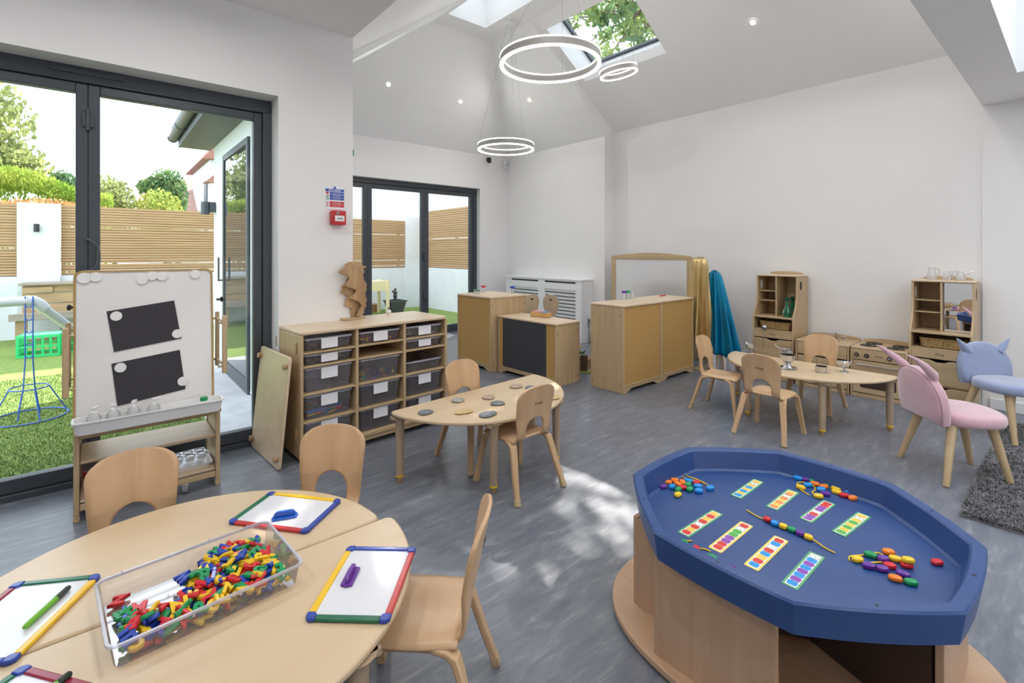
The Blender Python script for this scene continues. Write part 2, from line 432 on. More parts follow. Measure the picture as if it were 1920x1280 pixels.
# ------------------------------------------------------------------ bifold doors
def leaf(name, x0, x1, z0, z1, y, parent, sw=0.052, dy=0.06, handle=None):
    g = G()
    g.box(x0, y, z0, x0+sw, y+dy, z1); g.box(x1-sw, y, z0, x1, y+dy, z1)
    g.box(x0+sw, y, z0, x1-sw, y+dy, z0+sw+0.02); g.box(x0+sw, y, z1-sw, x1-sw, y+dy, z1)
    o = g.done(name, M_frame, parent, bev=0.004)
    G().box(x0+sw, y+0.02, z0+sw+0.02, x1-sw, y+0.03, z1-sw).done('pane', M_glass, o, smooth=0)
    return o
def empty_struct(name, loc):
    o = bpy.data.objects.new(name, None); COL.objects.link(o); o['kind'] = 'structure'; o.location = loc; return o
d1 = empty_struct('door_1', (0, 3.6, 0))
g = G()
g.box(-1.15, 0, 2.245, D1[0], 0.10, D1[1]); g.box(-1.15, 0, 0, -1.09, 0.10, 2.245); g.box(D1[0]-0.055, 0, 0, D1[0], 0.10, 2.245)
g.box(-1.09, 0, -0.02, D1[0]-0.055, 0.10, 0.035); g.box(-0.068, 0.081, 0.036, -0.052, 0.09, 2.244)
g.done('door_frame', M_frame, d1, bev=0.004)
for k, (x0, x1) in enumerate(((-1.088, -0.0605), (-0.0595, 0.833))):
    lf = leaf('door_leaf', x0, x1, 0.037, 2.243, 0.02, d1)
G().box(-0.22, -0.012, 2.285, 0.10, 0.0, 2.312).done('trickle_vent', M_frame, d1, bev=0.003)
g = G(); g.tube([(-0.062, 0.02, 1.37), (-0.062, -0.03, 1.37), (-0.045, -0.035, 1.36), (-0.018, -0.035, 1.33), (-0.014, -0.035, 1.29), (-0.014, -0.035, 1.25), (-0.022, -0.035, 1.215), (-0.045, -0.035, 1.195), (-0.062, -0.03, 1.19), (-0.062, 0.02, 1.19)], 0.009)
g.done('door_handle', M_frame, d1)
for z in (1.98, 0.25):
    g = G(); g.cyl((-0.061, 0.01, z), (-0.061, 0.01, z+0.12), 0.010, n=10); g.box(-0.085, 0.008, z+0.02, -0.037, 0.021, z+0.10)
    g.done('hinge', M_frame, d1, bev=0.002)
yf = YF+0.09
d2 = empty_struct('door_2', (0, yf, 0))
g = G()
g.box(FX0, 0, 2.29, FX1, 0.10, FZ); g.box(FX0, 0, 0, FX0+0.06, 0.10, 2.29); g.box(FX1-0.06, 0, 0, FX1, 0.10, 2.29); g.box(FX0+0.06, 0, -0.02, FX1-0.06, 0.10, 0.035)
g.done('door_frame', M_frame, d2, bev=0.004)
for x0, x1 in ((2.262, 2.915), (2.916, 3.853), (3.854, 4.778)):
    leaf('door_leaf', x0, x1, 0.037, 2.288, 0.02, d2, sw=0.065)
for z in (1.16, 0.55):
    G().box(3.83, -0.005, z, 3.88, 0.02, z+0.13).done('hinge', M_frame, d2, bev=0.003)

# ------------------------------------------------------------------ wall things by the pier
fs = T('fire_action_sign', 'white, blue and red fire action notice fixed to the pier wall', 'sign', (1.262, YA, 1.60))
MB_ = mat('sign_blue', (0.03, 0.09, 0.42), 0.4); MR_ = mat('sign_red', (0.55, 0.02, 0.03), 0.4); MG_ = mat('sign_green', (0.0, 0.25, 0.12), 0.4)
G().box(-0.066, -0.004, 0.0, 0.066, 0, 0.16).done('board', M_label, fs, smooth=0)
g = G(); g.box(-0.066, -0.005, 0.127, 0.066, -0.004, 0.146); g.box(-0.036, -0.005, 0.108, 0.066, -0.004, 0.124); g.box(-0.036, -0.005, 0.086, 0.066, -0.004, 0.105); g.box(-0.036, -0.005, 0.068, 0.066, -0.004, 0.084)
g.cyl((0, -0.005, 0.155), (0, -0.004, 0.155), 0.009)
g.done('mandatory_panels', MB_, fs, smooth=0)
g = G(); g.box(-0.036, -0.005, 0.038, 0.066, -0.004, 0.058); g.box(-0.036, -0.005, 0.018, 0.066, -0.004, 0.036); g.box(-0.060, -0.005, 0.108, -0.044, -0.004, 0.124)
for z in (0.047, 0.027): g.torus((0, 0, 0), 0.001, 0.0004, 8, 4); g.tube([(-0.052+0.008*math.cos(a/12*2*PI), -0.005, z+0.008*math.sin(a/12*2*PI)) for a in range(12)], 0.0012, 5, closed=True); g.cyl((-0.057, -0.005, z+0.005), (-0.047, -0.005, z-0.005), 0.001, n=5)
g.done('prohibition_panels', MR_, fs, smooth=0)
g = G(); g.box(-0.060, -0.005, 0.088, -0.056, -0.004, 0.102); g.box(-0.052, -0.005, 0.088, -0.049, -0.004, 0.102); g.box(-0.046, -0.005, 0.09, -0.043, -0.004, 0.102)
g.tube([(-0.052+0.007*math.cos(a/12*2*PI), -0.0045, 0.075+0.007*math.sin(a/12*2*PI)) for a in range(12)], 0.002, 5, closed=True)
g.done('safe_condition_symbols', MG_, fs, smooth=0)
WM = lambda x, z: Matrix.Translation((x, -0.0055, z)) @ Matrix.Rotation(R(90), 4, 'X')
text('Fire Action', 0.019, 0.0003, 'lettering', M_label, fs, WM(0, 0.1365), True)
for tx, z, w in (('Sound the alarm', 0.116, 0.008), ('Leave the building by', 0.099, 0.0075), ('the nearest exit', 0.091, 0.0075), ('Assembly point', 0.076, 0.0085), ('Do not take risks', 0.051, 0.0085), ('or collect belongings', 0.043, 0.0075), ('Do not use lifts', 0.027, 0.0085)):
    text(tx, w, 0.0003, 'lettering', M_label, fs, WM(0.014, z))
ca = T('fire_alarm_call_point', 'red fire alarm call point under the fire action notice', 'fire alarm', (1.275, YA, 1.49))
G().box(-0.05, -0.055, 0, 0.05, 0, 0.10).done('housing', mat('alarm_red', (0.52, 0.015, 0.02), 0.3), ca, bev=0.006)
g = G(); g.box(-0.030, -0.058, 0.025, 0.036, -0.054, 0.065); g.done('break_panel', M_white, ca, bev=0.001)
g = G(); [g.box(-0.014+k*0.014, -0.0595, 0.04, -0.006+k*0.014, -0.058, 0.048) for k in range(3)]; g.done('arrows', M_black, ca, smooth=0)
g = G(); g.cyl((-0.01, -0.06, 0.082), (-0.01, -0.055, 0.082), 0.012); g.done('key_cover', M_jar, ca)
ex = tag(G().box(0, -0.02, -0.04, 0.10, 0, 0.04).done('exit_sign', MG_, loc=(2.56, YF, 2.67), bev=0.003), 'small green exit sign high on the far wall, half hidden by the pier', 'exit sign')
se = T('motion_sensor', 'small dark sensor on a white bracket high beside the far glass doors', 'sensor', (4.985, YF, 2.78))
G().box(-0.03, -0.05, -0.02, 0.03, 0, 0.05).done('bracket', M_white, se, bev=0.006)
G().box(-0.028, -0.09, 0.02, 0.028, -0.02, 0.11).done('sensor_head', M_black, se, bev=0.01)
s2 = T('corner_detector', 'round white detector high in the corner above the radiator cover', 'detector', (5.36, YF-0.04, 2.82))
g = G(); g.ell((0, 0, 0), (0.045, 0.035, 0.07)); g.done('body', M_white, s2)
g = G(); g.ell((-0.02, -0.032, -0.02), (0.014, 0.01, 0.014), 10, 6); g.done('lens', M_grey, s2)

# ------------------------------------------------------------------ recessed downlights
def downlight(p, n, label, vis=True):
    t = T('downlight', label, 'downlight', p, 0, 'recessed downlights')
    q = Vector(n).to_track_quat('-Z', 'Y'); t.rotation_euler = q.to_euler(); t.location = Vector(p)+Vector(n).normalized()*0.003
    G().lathe([(0.040, -0.001), (0.042, -0.006), (0.028, -0.007), (0.024, -0.001)], n=24, cap=False).done('bezel', M_white, t)
    G().cyl((0, 0, -0.002), (0, 0, -0.004), 0.0225, n=20).done('lens', M_lamp, t)
    ld = bpy.data.lights.new('downlight_beam', 'AREA'); ld.shape = 'DISK'; ld.size = 0.06; ld.energy = LAMP; ld.color = (1.0, 0.975, 0.955); ld.spread = R(170)
    lo = bpy.data.objects.new('lamp', ld); COL.objects.link(lo); lo.parent = t; lo.location = (0, 0, -0.012)
nR_ = (-sR, 0, -1); nF = (0, -0.876, -1); nE = (-0.845, 0, -1); nL = (sL, 0, -1)
downlight((4.857, 2.084, zR(4.857)), nR_, 'lit downlight in the ceiling slope right of the roof window')
downlight((2.866, 5.892, 3.498), nF, 'lit downlight high over the far glass doors, leftmost of the far row')
downlight((3.999, 5.889, 3.501), nF, 'lit downlight over the far glass doors, second from the pier')
downlight((4.737, 5.193, 3.507), nE, 'lit downlight in the far slope above the radiator cover')
for p, n in (((4.857, 0.95, zR(4.857)), nR_), ((2.0, 2.2, zL(2.0)), nL), ((2.0, 1.0, zL(2.0)), nL), ((0.3, 2.4, 2.86), (0, 0, -1)), ((-1.0, 2.4, 2.86), (0, 0, -1)),
             ((0.6, 1.1, 2.86), (0, 0, -1)), ((-1.0, 1.1, 2.86), (0, 0, -1)), ((0.6, -0.9, BZ), (0, 0, -1)), ((-1.2, -0.9, BZ), (0, 0, -1)), ((5.2, -0.9, BZ), (0, 0, -1)), ((0.6, -2.2, BZ), (0, 0, -1)), ((3.2, -2.25, BZ), (0, 0, -1))):
    downlight(p, n, 'added downlight in the ceiling, out of view, to brighten the room')  # invented lamps, all out of view, added to lift the room's brightness

# ------------------------------------------------------------------ pendant rings
M_ringb = mat('satin_ring_body', (0.32, 0.31, 0.30), 0.5)
def ring(name, c, rad, h, tilt, canopy, label):
    t = T(name, label, 'pendant light', c)
    t.rotation_euler = tilt
    rw = 0.013*rad/0.45+0.004
    g = G(); n = 64
    g.rings([[Vector((r*math.cos(2*PI*i/n), r*math.sin(2*PI*i/n), z)) for i in range(n)] for r, z in ((rad, h*0.145), (rad, h*0.855), (rad-rw*1.6, h*0.855), (rad-rw*1.6, h*0.145), (rad, h*0.145))], False, False)
    g.done('ring_body', M_ringb, t)
    for z in (h*0.07, h*0.93):
        g = G(); g.rings([[Vector((r*math.cos(2*PI*i/n), r*math.sin(2*PI*i/n), zz)) for i in range(n)] for r, zz in ((rad+0.002, z-h*0.07), (rad+0.002, z+h*0.07), (rad-rw*1.8, z+h*0.07), (rad-rw*1.8, z-h*0.07), (rad+0.002, z-h*0.07))], False, False)
        g.done('led_strip', M_led, t)
    Mi = (Matrix.Translation(c) @ Euler(tilt).to_matrix().to_4x4()).inverted()
    top = Mi @ Vector(canopy)
    g = G()
    for k in range(3):
        a = R(30+120*k); g.cyl((rad*math.cos(a)*0.98, rad*math.sin(a)*0.98, h*0.9), top + Vector((0.03*math.cos(a), 0.03*math.sin(a), 0)), 0.0011, n=5)
    g.done('suspension_wires', M_grey, t)
    g = G(); cz = Mi @ Vector(canopy)
    g.lathe([(0.085, 0), (0.085, -0.035), (0.075, -0.045)], cz, 28); g.done('canopy', M_white, t)
    return t
ring('pendant_ring_light', (3.147, 3.17, 3.01), 0.462, 0.085, (0, 0, 0), (3.30, 3.17, ZT), 'largest of the three glowing ring pendants, hanging highest in the middle')
ring('pendant_ring_light', (3.67, 2.79, 2.945), 0.172, 0.058, (R(-4), R(-10), 0), (3.95, 2.79, ZT), 'smallest of the three glowing ring pendants, beside the roof window')
ring('pendant_ring_light', (3.80, 4.60, 2.555), 0.345, 0.075, (0, 0, 0), (3.85, 4.58, ZT), 'lowest ring pendant, hanging farthest away in front of the radiator wall')

# ------------------------------------------------------------------ toddler chairs of bent plywood
def build_chair(label, mark=True):
    t = T('toddler_chair', label, 'chair')
    # back: ply panel with an arched cut-out, its two prongs bending forward to the seat
    path = [(0.02, 0.280), (-0.06, 0.281), (-0.103, 0.289), (-0.126, 0.309), (-0.136, 0.335), (-0.144, 0.38), (-0.153, 0.43), (-0.165, 0.49), (-0.178, 0.545), (-0.184, 0.573), (-0.188, 0.590)]
    pv = [Vector((0, p[0], p[1])) for p in path]
    ln = [0]
    for a, b_ in zip(pv, pv[1:]): ln.append(ln[-1]+(b_-a).length)
    def at_s(s_):
        for i in range(len(ln)-1):
            if s_ <= ln[i+1] or i == len(ln)-2:
                k = (s_-ln[i])/(ln[i+1]-ln[i]); return pv[i].lerp(pv[i+1], k)
    LT = ln[-1]; g = G()
    def arch(z): return 0.065*math.sqrt(max(0, 1-max(0, (z-0.350)/0.065)**2)) if z < 0.415 else 0
    def outer(z):
        w = 0.116+0.016*min(1, max(0, (z-0.31)/0.2))
        if z > 0.51: w *= max(0.0, 1-((z-0.51)/0.080)**2.6)**0.42
        return max(w, 0.02)
    S_ = sorted(set([LT*i/26 for i in range(27)] + [ln[6]-0.046+0.0025*k for k in range(18)] + [LT-0.002*k for k in range(8)]))
    for sgn in (-1, 1):
        rows = []
        for s_ in S_:
            p = at_s(s_); z = p.z if p.y < -0.1 else 0.285
            xi, xo = (arch(z) if p.z < 0.42 else 0), outer(z)
            row = []
            for k in range(7):
                x = xi+(xo-xi)*k/6
                row.append(g.bm.verts.new((sgn*x, p.y+0.022*(x/0.13)**2*min(1, max(0, (z-0.31)/0.1)), p.z)))
            rows.append(row)
        for a, b_ in zip(rows, rows[1:]):
            for k in range(6): g._f([a[k], a[k+1], b_[k+1], b_[k]])
    g.done('backrest', M_ply, t, solid=0.011, weld=0.0004, smooth=50)
    # seat
    g = G()
    def seat(u, v):
        x = (u-0.5)*2; y = -0.115+0.275*v
        w = 0.132+0.008*math.sin(PI*v)
        e_ = max(0, v-0.9)/0.1; w -= 0.02*e_**2
        z = 0.300-0.010*math.exp(-(x*1.4)**2)*math.sin(PI*min(1, v*1.1)) - 0.012*max(0, v-0.85)/0.15 - 0.012*max(0, abs(x)-0.75)/0.25
        return Vector((x*w, y, z))
    g.grid(seat, 14, 14); g.done('seat', M_plyx, t, solid=0.011, smooth=60)
    for sx in (-1, 1):
        for sy in (-1, 1):
            if sy < 0: P = [(0.108, 0.02, 0.281), (0.116, -0.05, 0.282), (0.124, -0.092, 0.278), (0.130, -0.112, 0.264), (0.134, -0.122, 0.236), (0.152, -0.155, 0.12), (0.168, -0.190, 0.012)]
            else: P = [(0.108, 0.0, 0.281), (0.116, 0.07, 0.282), (0.124, 0.108, 0.278), (0.130, 0.126, 0.264), (0.134, 0.134, 0.236), (0.150, 0.154, 0.12), (0.163, 0.172, 0.012)]
            P = [(sx*p[0], p[1], p[2]) for p in P]
            ww = [0.032, 0.038, 0.042, 0.042, 0.040, 0.034, 0.029]
            l = G().strip(P, ww, [0.018]*3+[0.021]*4, (1, 0, 0)).done('leg', M_ply, t, bev=0.005)
            q = Vector(P[-1]); d = (Vector(P[-1])-Vector(P[-2])).normalized()
            G().strip([q-d*0.022, q+d*0.012], 0.031, 0.024, (1, 0, 0)).done('glide_cap', M_wz, l, bev=0.003)
    if mark:
        M = Matrix.Translation((0.0, -0.1716, 0.492)) @ Matrix.Rotation(R(90), 4, 'X') @ Matrix.Rotation(R(-12), 4, 'X')
        text('PVA', 0.030, 0.0006, 'lettering', M_black, t, M)
    return t
ch0 = build_chair('bent plywood chair pushed up to the near side of the stone-covered table')
GC = 'small bent plywood chairs'
ch0['group'] = GC
def chair(x, y, face, label, first=False):
    """face: direction the sitter looks, degrees"""
    c = ch0 if first else copy_tree(ch0)
    c.location = (x, y, 0); c.rotation_euler = (0, 0, R(face-90)); c['label'] = label; return c
chair(1.785, 2.055, 90, 'bent plywood chair in front of the table with flat stones, its marked back to us', True)
chair(1.80, 2.475, -90, 'bent plywood chair on the far side of the stone table, beside the drawer unit')
chair(3.655, 1.452, 0, 'bent plywood chair before the table of metal cups, its marked back to us')
chair(3.90, 1.925, -86, 'bent plywood chair in profile at the left end of the metal cup table')
chair(4.545, 1.45, 180, 'bent plywood chair behind the metal cup table, in front of the play sink')
chair(0.695, 1.205, 137, 'bent plywood chair seen edge-on at the right of the round table')
chair(0.080, 2.02, -92, 'bent plywood chair tucked behind the round table, in front of the easel')
chair(0.615, 1.855, 229, 'bent plywood chair behind the round table, in front of the drawer unit')

# ------------------------------------------------------------------ half-round tables
def dshape(Rr, inset=0, n=40, rc=0.03):
    P = [(-Rr+inset, 0.0+rc)] if False else []
    a0 = math.degrees(math.asin(0.035/Rr))
    P = [(Rr*math.cos(R(a)), -Rr*math.sin(R(a))) for a in [a0+(180-2*a0)*i/n for i in range(n+1)]]
    P = P + [(-Rr+0.004, -0.012), (-Rr+0.016, -0.002), (-Rr+0.03, 0), (Rr-0.03, 0), (Rr-0.016, -0.002), (Rr-0.004, -0.012)]
    return P
def half_table(Rr, label, loc, rz, ring_=True, group='half-round nursery tables'):
    t = T('half_round_table', label, 'table', loc, rz, group)
    G().prism(dshape(Rr), 0.380, 0.400).done('tabletop', M_tbl, t, bev=0.006)
    f = Rr/0.6
    for lx, ly_ in ((-0.555*f, -0.035), (-0.262*f, -0.50*f), (0.262*f, -0.50*f), (0.555*f, -0.035)):
        g = G(); g.lathe([(0.021, 0.036), (0.0235, 0.20), (0.0255, 0.345), (0.030, 0.362), (0.045, 0.3795)], (lx, ly_, 0), 20)
        g.box(lx-0.05, ly_-0.02, 0.362, lx+0.05, ly_+0.02, 0.3795)
        l = g.done('leg', M_leg, t)
        G().lathe([(0.0225, 0.034), (0.0225, 0.043)], (lx, ly_, 0), 20).done('yellow_band', MC['yellow'], l)
        G().lathe([(0.011, 0.0), (0.014, 0.006), (0.0205, 0.034)], (lx, ly_, 0), 16).done('foot', M_knob, l)
    return t
half_table(0.60, 'half-round wooden table with flat stones beside the drawer unit', (1.835, 2.575, 0), R(4.5))
half_table(0.595, 'half-round wooden table set with metal cups by the play kitchen', (4.395, 1.455, 0), R(-90))
# two half tables pushed together into a round one, low in the foreground
RTX, RTY, RTR = 0.17, 1.535, 0.555
half_table(RTR, 'rear half of the large round foreground table, straight edge towards us', (RTX-0.005, RTY+0.004, 0), R(180))
half_table(RTR-0.01, 'front half of the large round foreground table, under the letter bin', (RTX+0.040, RTY-0.004, 0), 0)

# ------------------------------------------------------------------ stones on the half table
stone_cols = {'slate': ((0.20, 0.22, 0.24), (0.13, 0.15, 0.17)), 'sand': ((0.62, 0.47, 0.25), (0.55, 0.38, 0.17)), 'buff': ((0.48, 0.37, 0.28), (0.38, 0.29, 0.22)), 'grey': ((0.42, 0.41, 0.38), (0.28, 0.27, 0.25))}
M_st = {k: noisy('stone_'+k, a, b_, (1, 1, 1), 0.7, 5, 0.15, 60) for k, (a, b_) in stone_cols.items()}
random.seed(4)
def stone(x, y, r, kind, label, rx=1.0):
    g = G(); ph = random.random()*6
    g.ell((0, 0, 0.006), (r*1.17, r*rx*1.17, 0.0075), 22, 8)
    for v in g.bm.verts:
        a = math.atan2(v.co.y, v.co.x); k = 1+0.06*math.sin(2*a+ph)+0.04*math.sin(3*a+ph*2); v.co.x *= k; v.co.y *= k
        if v.co.z > 0.008: v.co.z = 0.008+(v.co.z-0.008)*0.7
        if v.co.z < 0.0005: v.co.z = 0.0
    tag(g.done('flat_stone', M_st[kind], loc=(x, y, 0.4005)), label, 'stone', 'flat stones on the half-round table')
for a in ((1.378, 2.372, 0.036, 'slate', 'dark grey flat stone at the left tip of the half-round table'),
          (1.640, 2.440, 0.036, 'grey', 'pale grey flat stone by the chair behind the half-round table'),
          (1.547, 2.243, 0.046, 'sand', 'large sandy yellow flat stone at the front of the table', 0.7),
          (1.622, 2.122, 0.048, 'slate', 'largest dark slate stone at the front edge of the table', 0.75),
          (1.818, 2.368, 0.036, 'buff', 'buff brown flat stone in the middle of the table'),
          (1.785, 2.238, 0.036, 'slate', 'blue-grey flat stone just in front of the buff one'),
          (2.107, 2.443, 0.045, 'buff', 'wide pinkish buff stone near the far edge of the table', 0.8),
          (2.160, 2.350, 0.036, 'slate', 'grey stone half hidden behind the marked chair back'),
          (2.120, 2.115, 0.040, 'sand', 'pale yellow stone at the right end of the table')):
    stone(*a)

# ------------------------------------------------------------------ drawer unit
su = T('drawer_shelf_unit', 'low three-column maple shelf unit on castors filled with clear drawers', 'shelf unit', (1.452, 3.335, 0), R(3.6))
hw, hd, H8 = 0.548, 0.235, 0.81
g = G(); g.prism(rrect(-hw, -hd, hw, hd, 0.03), H8-0.022, H8); g.done('top_panel', M_top, su, bev=0.006)
for x0 in (-hw, hw-0.02):
    p = G().box(x0, -hd+0.005, 0.03, x0+0.02, hd, H8-0.0225).done('side_panel', M_wz, su, bev=0.005)
    if x0 < 0:
        for y in (-hd+0.07, hd-0.05):
            for z in (0.70, 0.16): G().box(x0-0.008, y-0.009, z-0.03, x0+0.001, y+0.009, z+0.04).done('wooden_pin', M_knob, p, bev=0.004)
G().box(-hw+0.021, hd-0.012, 0.06, hw-0.021, hd-0.002, H8-0.0225).done('back_panel', M_wz, su, smooth=0)
G().box(-hw+0.0205, -hd+0.002, 0.065, hw-0.0205, hd-0.013, 0.088).done('bottom_shelf', M_wx, su, bev=0.003)
G().box(-hw+0.0205, -hd+0.012, 0.035, hw-0.0205, -hd+0.034, 0.0645).done('plinth_rail', M_wx, su, bev=0.003)
cw = (2*hw-0.04-2*0.02)/3
cx0 = [-hw+0.02+k*(cw+0.02) for k in range(3)]
for k in (1, 2): G().box(cx0[k]-0.02, -hd+0.008, 0.0885, cx0[k], hd-0.013, H8-0.0225).done('divider', M_wz, su, bev=0.003)
for k in range(3):
    for z in (0.255, 0.425, 0.595, 0.68): G().box(cx0[k]+0.0005, -hd+0.010, z-0.012, cx0[k]+cw-0.0005, hd-0.013, z).done('shelf', M_wx, su, bev=0.002)
for x in (-hw+0.07, hw-0.07):
    for y in (-hd+0.06, hd-0.06):
        c_ = G().cyl((x-0.012, y, 0.022), (x+0.012, y, 0.022), 0.022, n=20).done('castor', M_grey, su)
        G().box(x-0.018, y-0.012, 0.03, x+0.018, y+0.012, 0.0345+0.03).done('fork', M_chrome, c_, bev=0.003)
sM = Matrix.Translation((1.452, 3.335, 0)) @ Matrix.Rotation(R(3.6), 4, 'Z')
def tub(name, w, d, h, rim=0.014, mt=None, mr=None, parent=None, taper=0.012):
    """open clear tub: walls and floor in one skin, a thicker rim as its own part"""
    g = G()
    def rr(wd, dp, z, r): return [Vector((p[0], p[1], z)) for p in rrect(-wd/2, -dp/2, wd/2, dp/2, r, 4)]
    t_ = 0.0015
    g.rings([rr(w, d, h, 0.02), rr(w-2*taper, d-2*taper, 0.004, 0.016), rr(w-2*taper-0.008, d-2*taper-0.008, 0, 0.014)], False, True)
    g.done('tub', mt or M_bin, parent, smooth=40)
    g = G(); g.rings([rr(w, d, h-rim, 0.02), rr(w+0.010, d+0.010, h-rim*0.8, 0.024), rr(w+0.010, d+0.010, h, 0.024), rr(w-0.003, d-0.003, h, 0.019), rr(w-0.003, d-0.003, h-rim, 0.019)], False, False)
    g.done('rim', mr or M_binrim, parent, smooth=40)
BW = cw-0.032
bins = {}
def drawer(k, z, h, label, lab=True, contents=None):
    t = T('clear_drawer', label, 'storage drawer', sM @ Vector((cx0[k]+cw/2, -0.005, z+0.001)), R(3.6), 'clear plastic drawers in the shelf unit')
    tub('tub', BW, 0.40, h, parent=t)
    if lab: G().box(-0.055, -0.2065, max(0.01, h-0.075), 0.052, -0.2055, h-0.006).done('paper_label', M_label, t, smooth=0)
    if contents:
        random.seed(k*10+int(z*100))
        kind, cols, n = contents
        for c_ in cols:
            g = G()
            for i in range(n):
                x = random.uniform(-BW/2+0.03, BW/2-0.03); y = random.uniform(-0.17, 0.05); zz = random.uniform(0.006, 0.03)
                if kind == 'pens': 
                    a = random.uniform(-0.5, 0.5); dx, dy = 0.06*math.cos(a), 0.06*math.sin(a)
                    x = max(-BW/2+0.09, min(BW/2-0.09, x)); y = max(-0.15, y); g.cyl((x-dx, y-dy, zz+0.004), (x+dx, y+dy, zz+0.004+random.uniform(0, 0.012)), 0.0055, n=8)
                elif kind == 'cubes': g.cbox((x, y, zz+0.003), (0.014, 0.014, 0.014), random.random()*3, random.random())
                else: 
                    a = random.random()*6; g.tube([(x+0.018*math.cos(a+q_*0.6), y+0.018*math.sin(a+q_*0.6), zz+0.004) for q_ in range(6)], 0.005, 6)
            o = g.done('contents', c_, t, smooth=40); o['kind'] = 'stuff'
sh, dp = 0.072, 0.150
M_lw = mat('unpainted_wood_bits', (0.5, 0.36, 0.22), 0.6)
rows = ((0.68, 'top row'), (0.595, 'second row'), (0.425, 'third row'), (0.255, 'fourth row'), (0.089, 'bottom row'))
nm = ('left', 'middle', 'right')
drawer(0, 0.68, 0.08, 'shallow clear drawer of wooden pieces, top row of the left column', True, ('bits', [M_lw], 24))
drawer(0, 0.595, 0.066, 'shallow clear drawer of wooden pieces, second row of the left column', True, ('bits', [M_lw], 24))
drawer(0, 0.425, dp, 'deep clear drawer with a label, third row of the left column')
drawer(0, 0.255, dp, 'deep clear drawer of red, green and blue pens in the left column', True, ('pens', [MC['red'], MC['green'], MC['sky'], MC['yellow']], 9))
drawer(0, 0.089, dp, 'deep clear drawer with a label, bottom of the left column')
drawer(1, 0.68, 0.08, 'shallow clear drawer of yellow and pink pieces, top of the middle column', True, ('cubes', [MC['yellow'], mat('pink_plastic', (0.7, 0.05, 0.3), 0.4)], 26))
drawer(1, 0.425, dp, 'deep unlabelled clear drawer with multicoloured beads in the middle column', False, ('cubes', [MC['yellow'], MC['green'], MC['purple'], MC['orange']], 7))
drawer(1, 0.255, dp, 'deep labelled clear drawer, fourth row of the middle column')
drawer(1, 0.089, dp, 'deep labelled clear drawer, bottom of the middle column')
drawer(2, 0.68, 0.078, 'shallow labelled clear drawer of rings, top of the right column', True, ('bits', [M_lw, M_white], 14))
drawer(2, 0.595, 0.066, 'shallow clear drawer with an orange piece, second row of the right column', True, ('cubes', [MC['orange']], 4))
drawer(2, 0.425, 0.078, 'shallow unlabelled clear drawer, third row of the right column', False)
drawer(2, 0.255, dp, 'deep labelled clear drawer, fourth row of the right column')
drawer(2, 0.089, dp, 'deep labelled clear drawer, bottom of the right column behind the table')

# carved wooden figure on the unit
M_drift = noisy('carved_wood', (0.52, 0.34, 0.18), (0.33, 0.20, 0.10), (6, 6, 1.2), 0.55, 5, 0.1, 3)
sk = T('stacked_wooden_leaf_tree', 'tall carving of layered wavy wooden plates on the drawer unit', 'wooden ornament', (1.395, 3.45, 0.811), R(16))
G().prism(rrect(-0.095, -0.05, 0.095, 0.05, 0.03), 0, 0.014).done('base', M_wx, sk, bev=0.003)
random.seed(11)
lays = ((-0.028, 0.012, [(0.0, 0.02), (0.02, 0.10), (-0.03, 0.15), (0.0, 0.2), (-0.05, 0.24), (-0.03, 0.3), (-0.075, 0.33), (-0.05, 0.38), (-0.035, 0.4), (0.02, 0.36), (0.03, 0.22), (0.045, 0.12), (0.025, 0.02)]),
        (-0.010, 0.012, [(-0.01, 0.0), (-0.015, 0.07), (-0.04, 0.10), (-0.03, 0.16), (-0.055, 0.2), (-0.035, 0.27), (-0.02, 0.31), (-0.03, 0.40), (0.0, 0.405), (0.02, 0.395), (0.03, 0.33), (0.02, 0.28), (0.04, 0.22), (0.03, 0.14), (0.045, 0.08), (0.02, 0.0)]),
        (0.008, 0.012, [(0.0, 0.015), (0.0, 0.09), (-0.02, 0.14), (0.01, 0.2), (-0.01, 0.25), (0.0, 0.31), (0.005, 0.36), (0.03, 0.40), (0.055, 0.37), (0.05, 0.31), (0.065, 0.25), (0.05, 0.18), (0.06, 0.10), (0.03, 0.02)]),
        (0.026, 0.012, [(0.02, 0.03), (0.03, 0.12), (0.015, 0.18), (0.03, 0.24), (0.02, 0.33), (0.045, 0.37), (0.07, 0.34), (0.065, 0.28), (0.085, 0.22), (0.07, 0.14), (0.06, 0.06)]))
for y0, th_, P in lays:
    Q = []
    for i in range(len(P)):
        p0, p1, p2, p3 = [Vector(P[(i+j) % len(P)]) for j in (-1, 0, 1, 2)]
        for k in range(6):
            u = k/6; v = 0.5*((2*p1)+(p2-p0)*u+(2*p0-5*p1+4*p2-p3)*u*u+(3*p1-p0-3*p2+p3)*u**3)
            Q.append((v.x*1.95+0.006*math.sin(v.y*130+y0*90), max(0.0005, 0.008+v.y)))
    G().prism(Q, y0*1.7-0.006, y0*1.7+0.009, 'xz').done('wavy_plate', M_drift, sk, bev=0.003)
G().prism([(0.02*math.cos(a)*2.6+0.085, 0.20+0.16*math.sin(a)) for a in [2*PI*i/28 for i in range(28)]], 0.048, 0.054, 'xz', Matrix.Translation((0, 0.018, 0))).done('white_disc', M_white, sk)
G().cyl((0.04, 0.02, 0.372), (0.16, 0.05, 0.374), 0.007, n=10).done('peg', M_knob, sk)
wr = T('white_toy_figure', 'small round white figure on the back edge of the drawer unit', 'figure', (1.72, 3.53, 0.811))
g = G(); g.ell((0, 0, 0.018), (0.022, 0.016, 0.018)); g.done('body', M_white, wr)
g = G(); g.ell((0.0, 0, 0.044), (0.009, 0.009, 0.009), 10, 6); g.done('head', M_grey, wr)

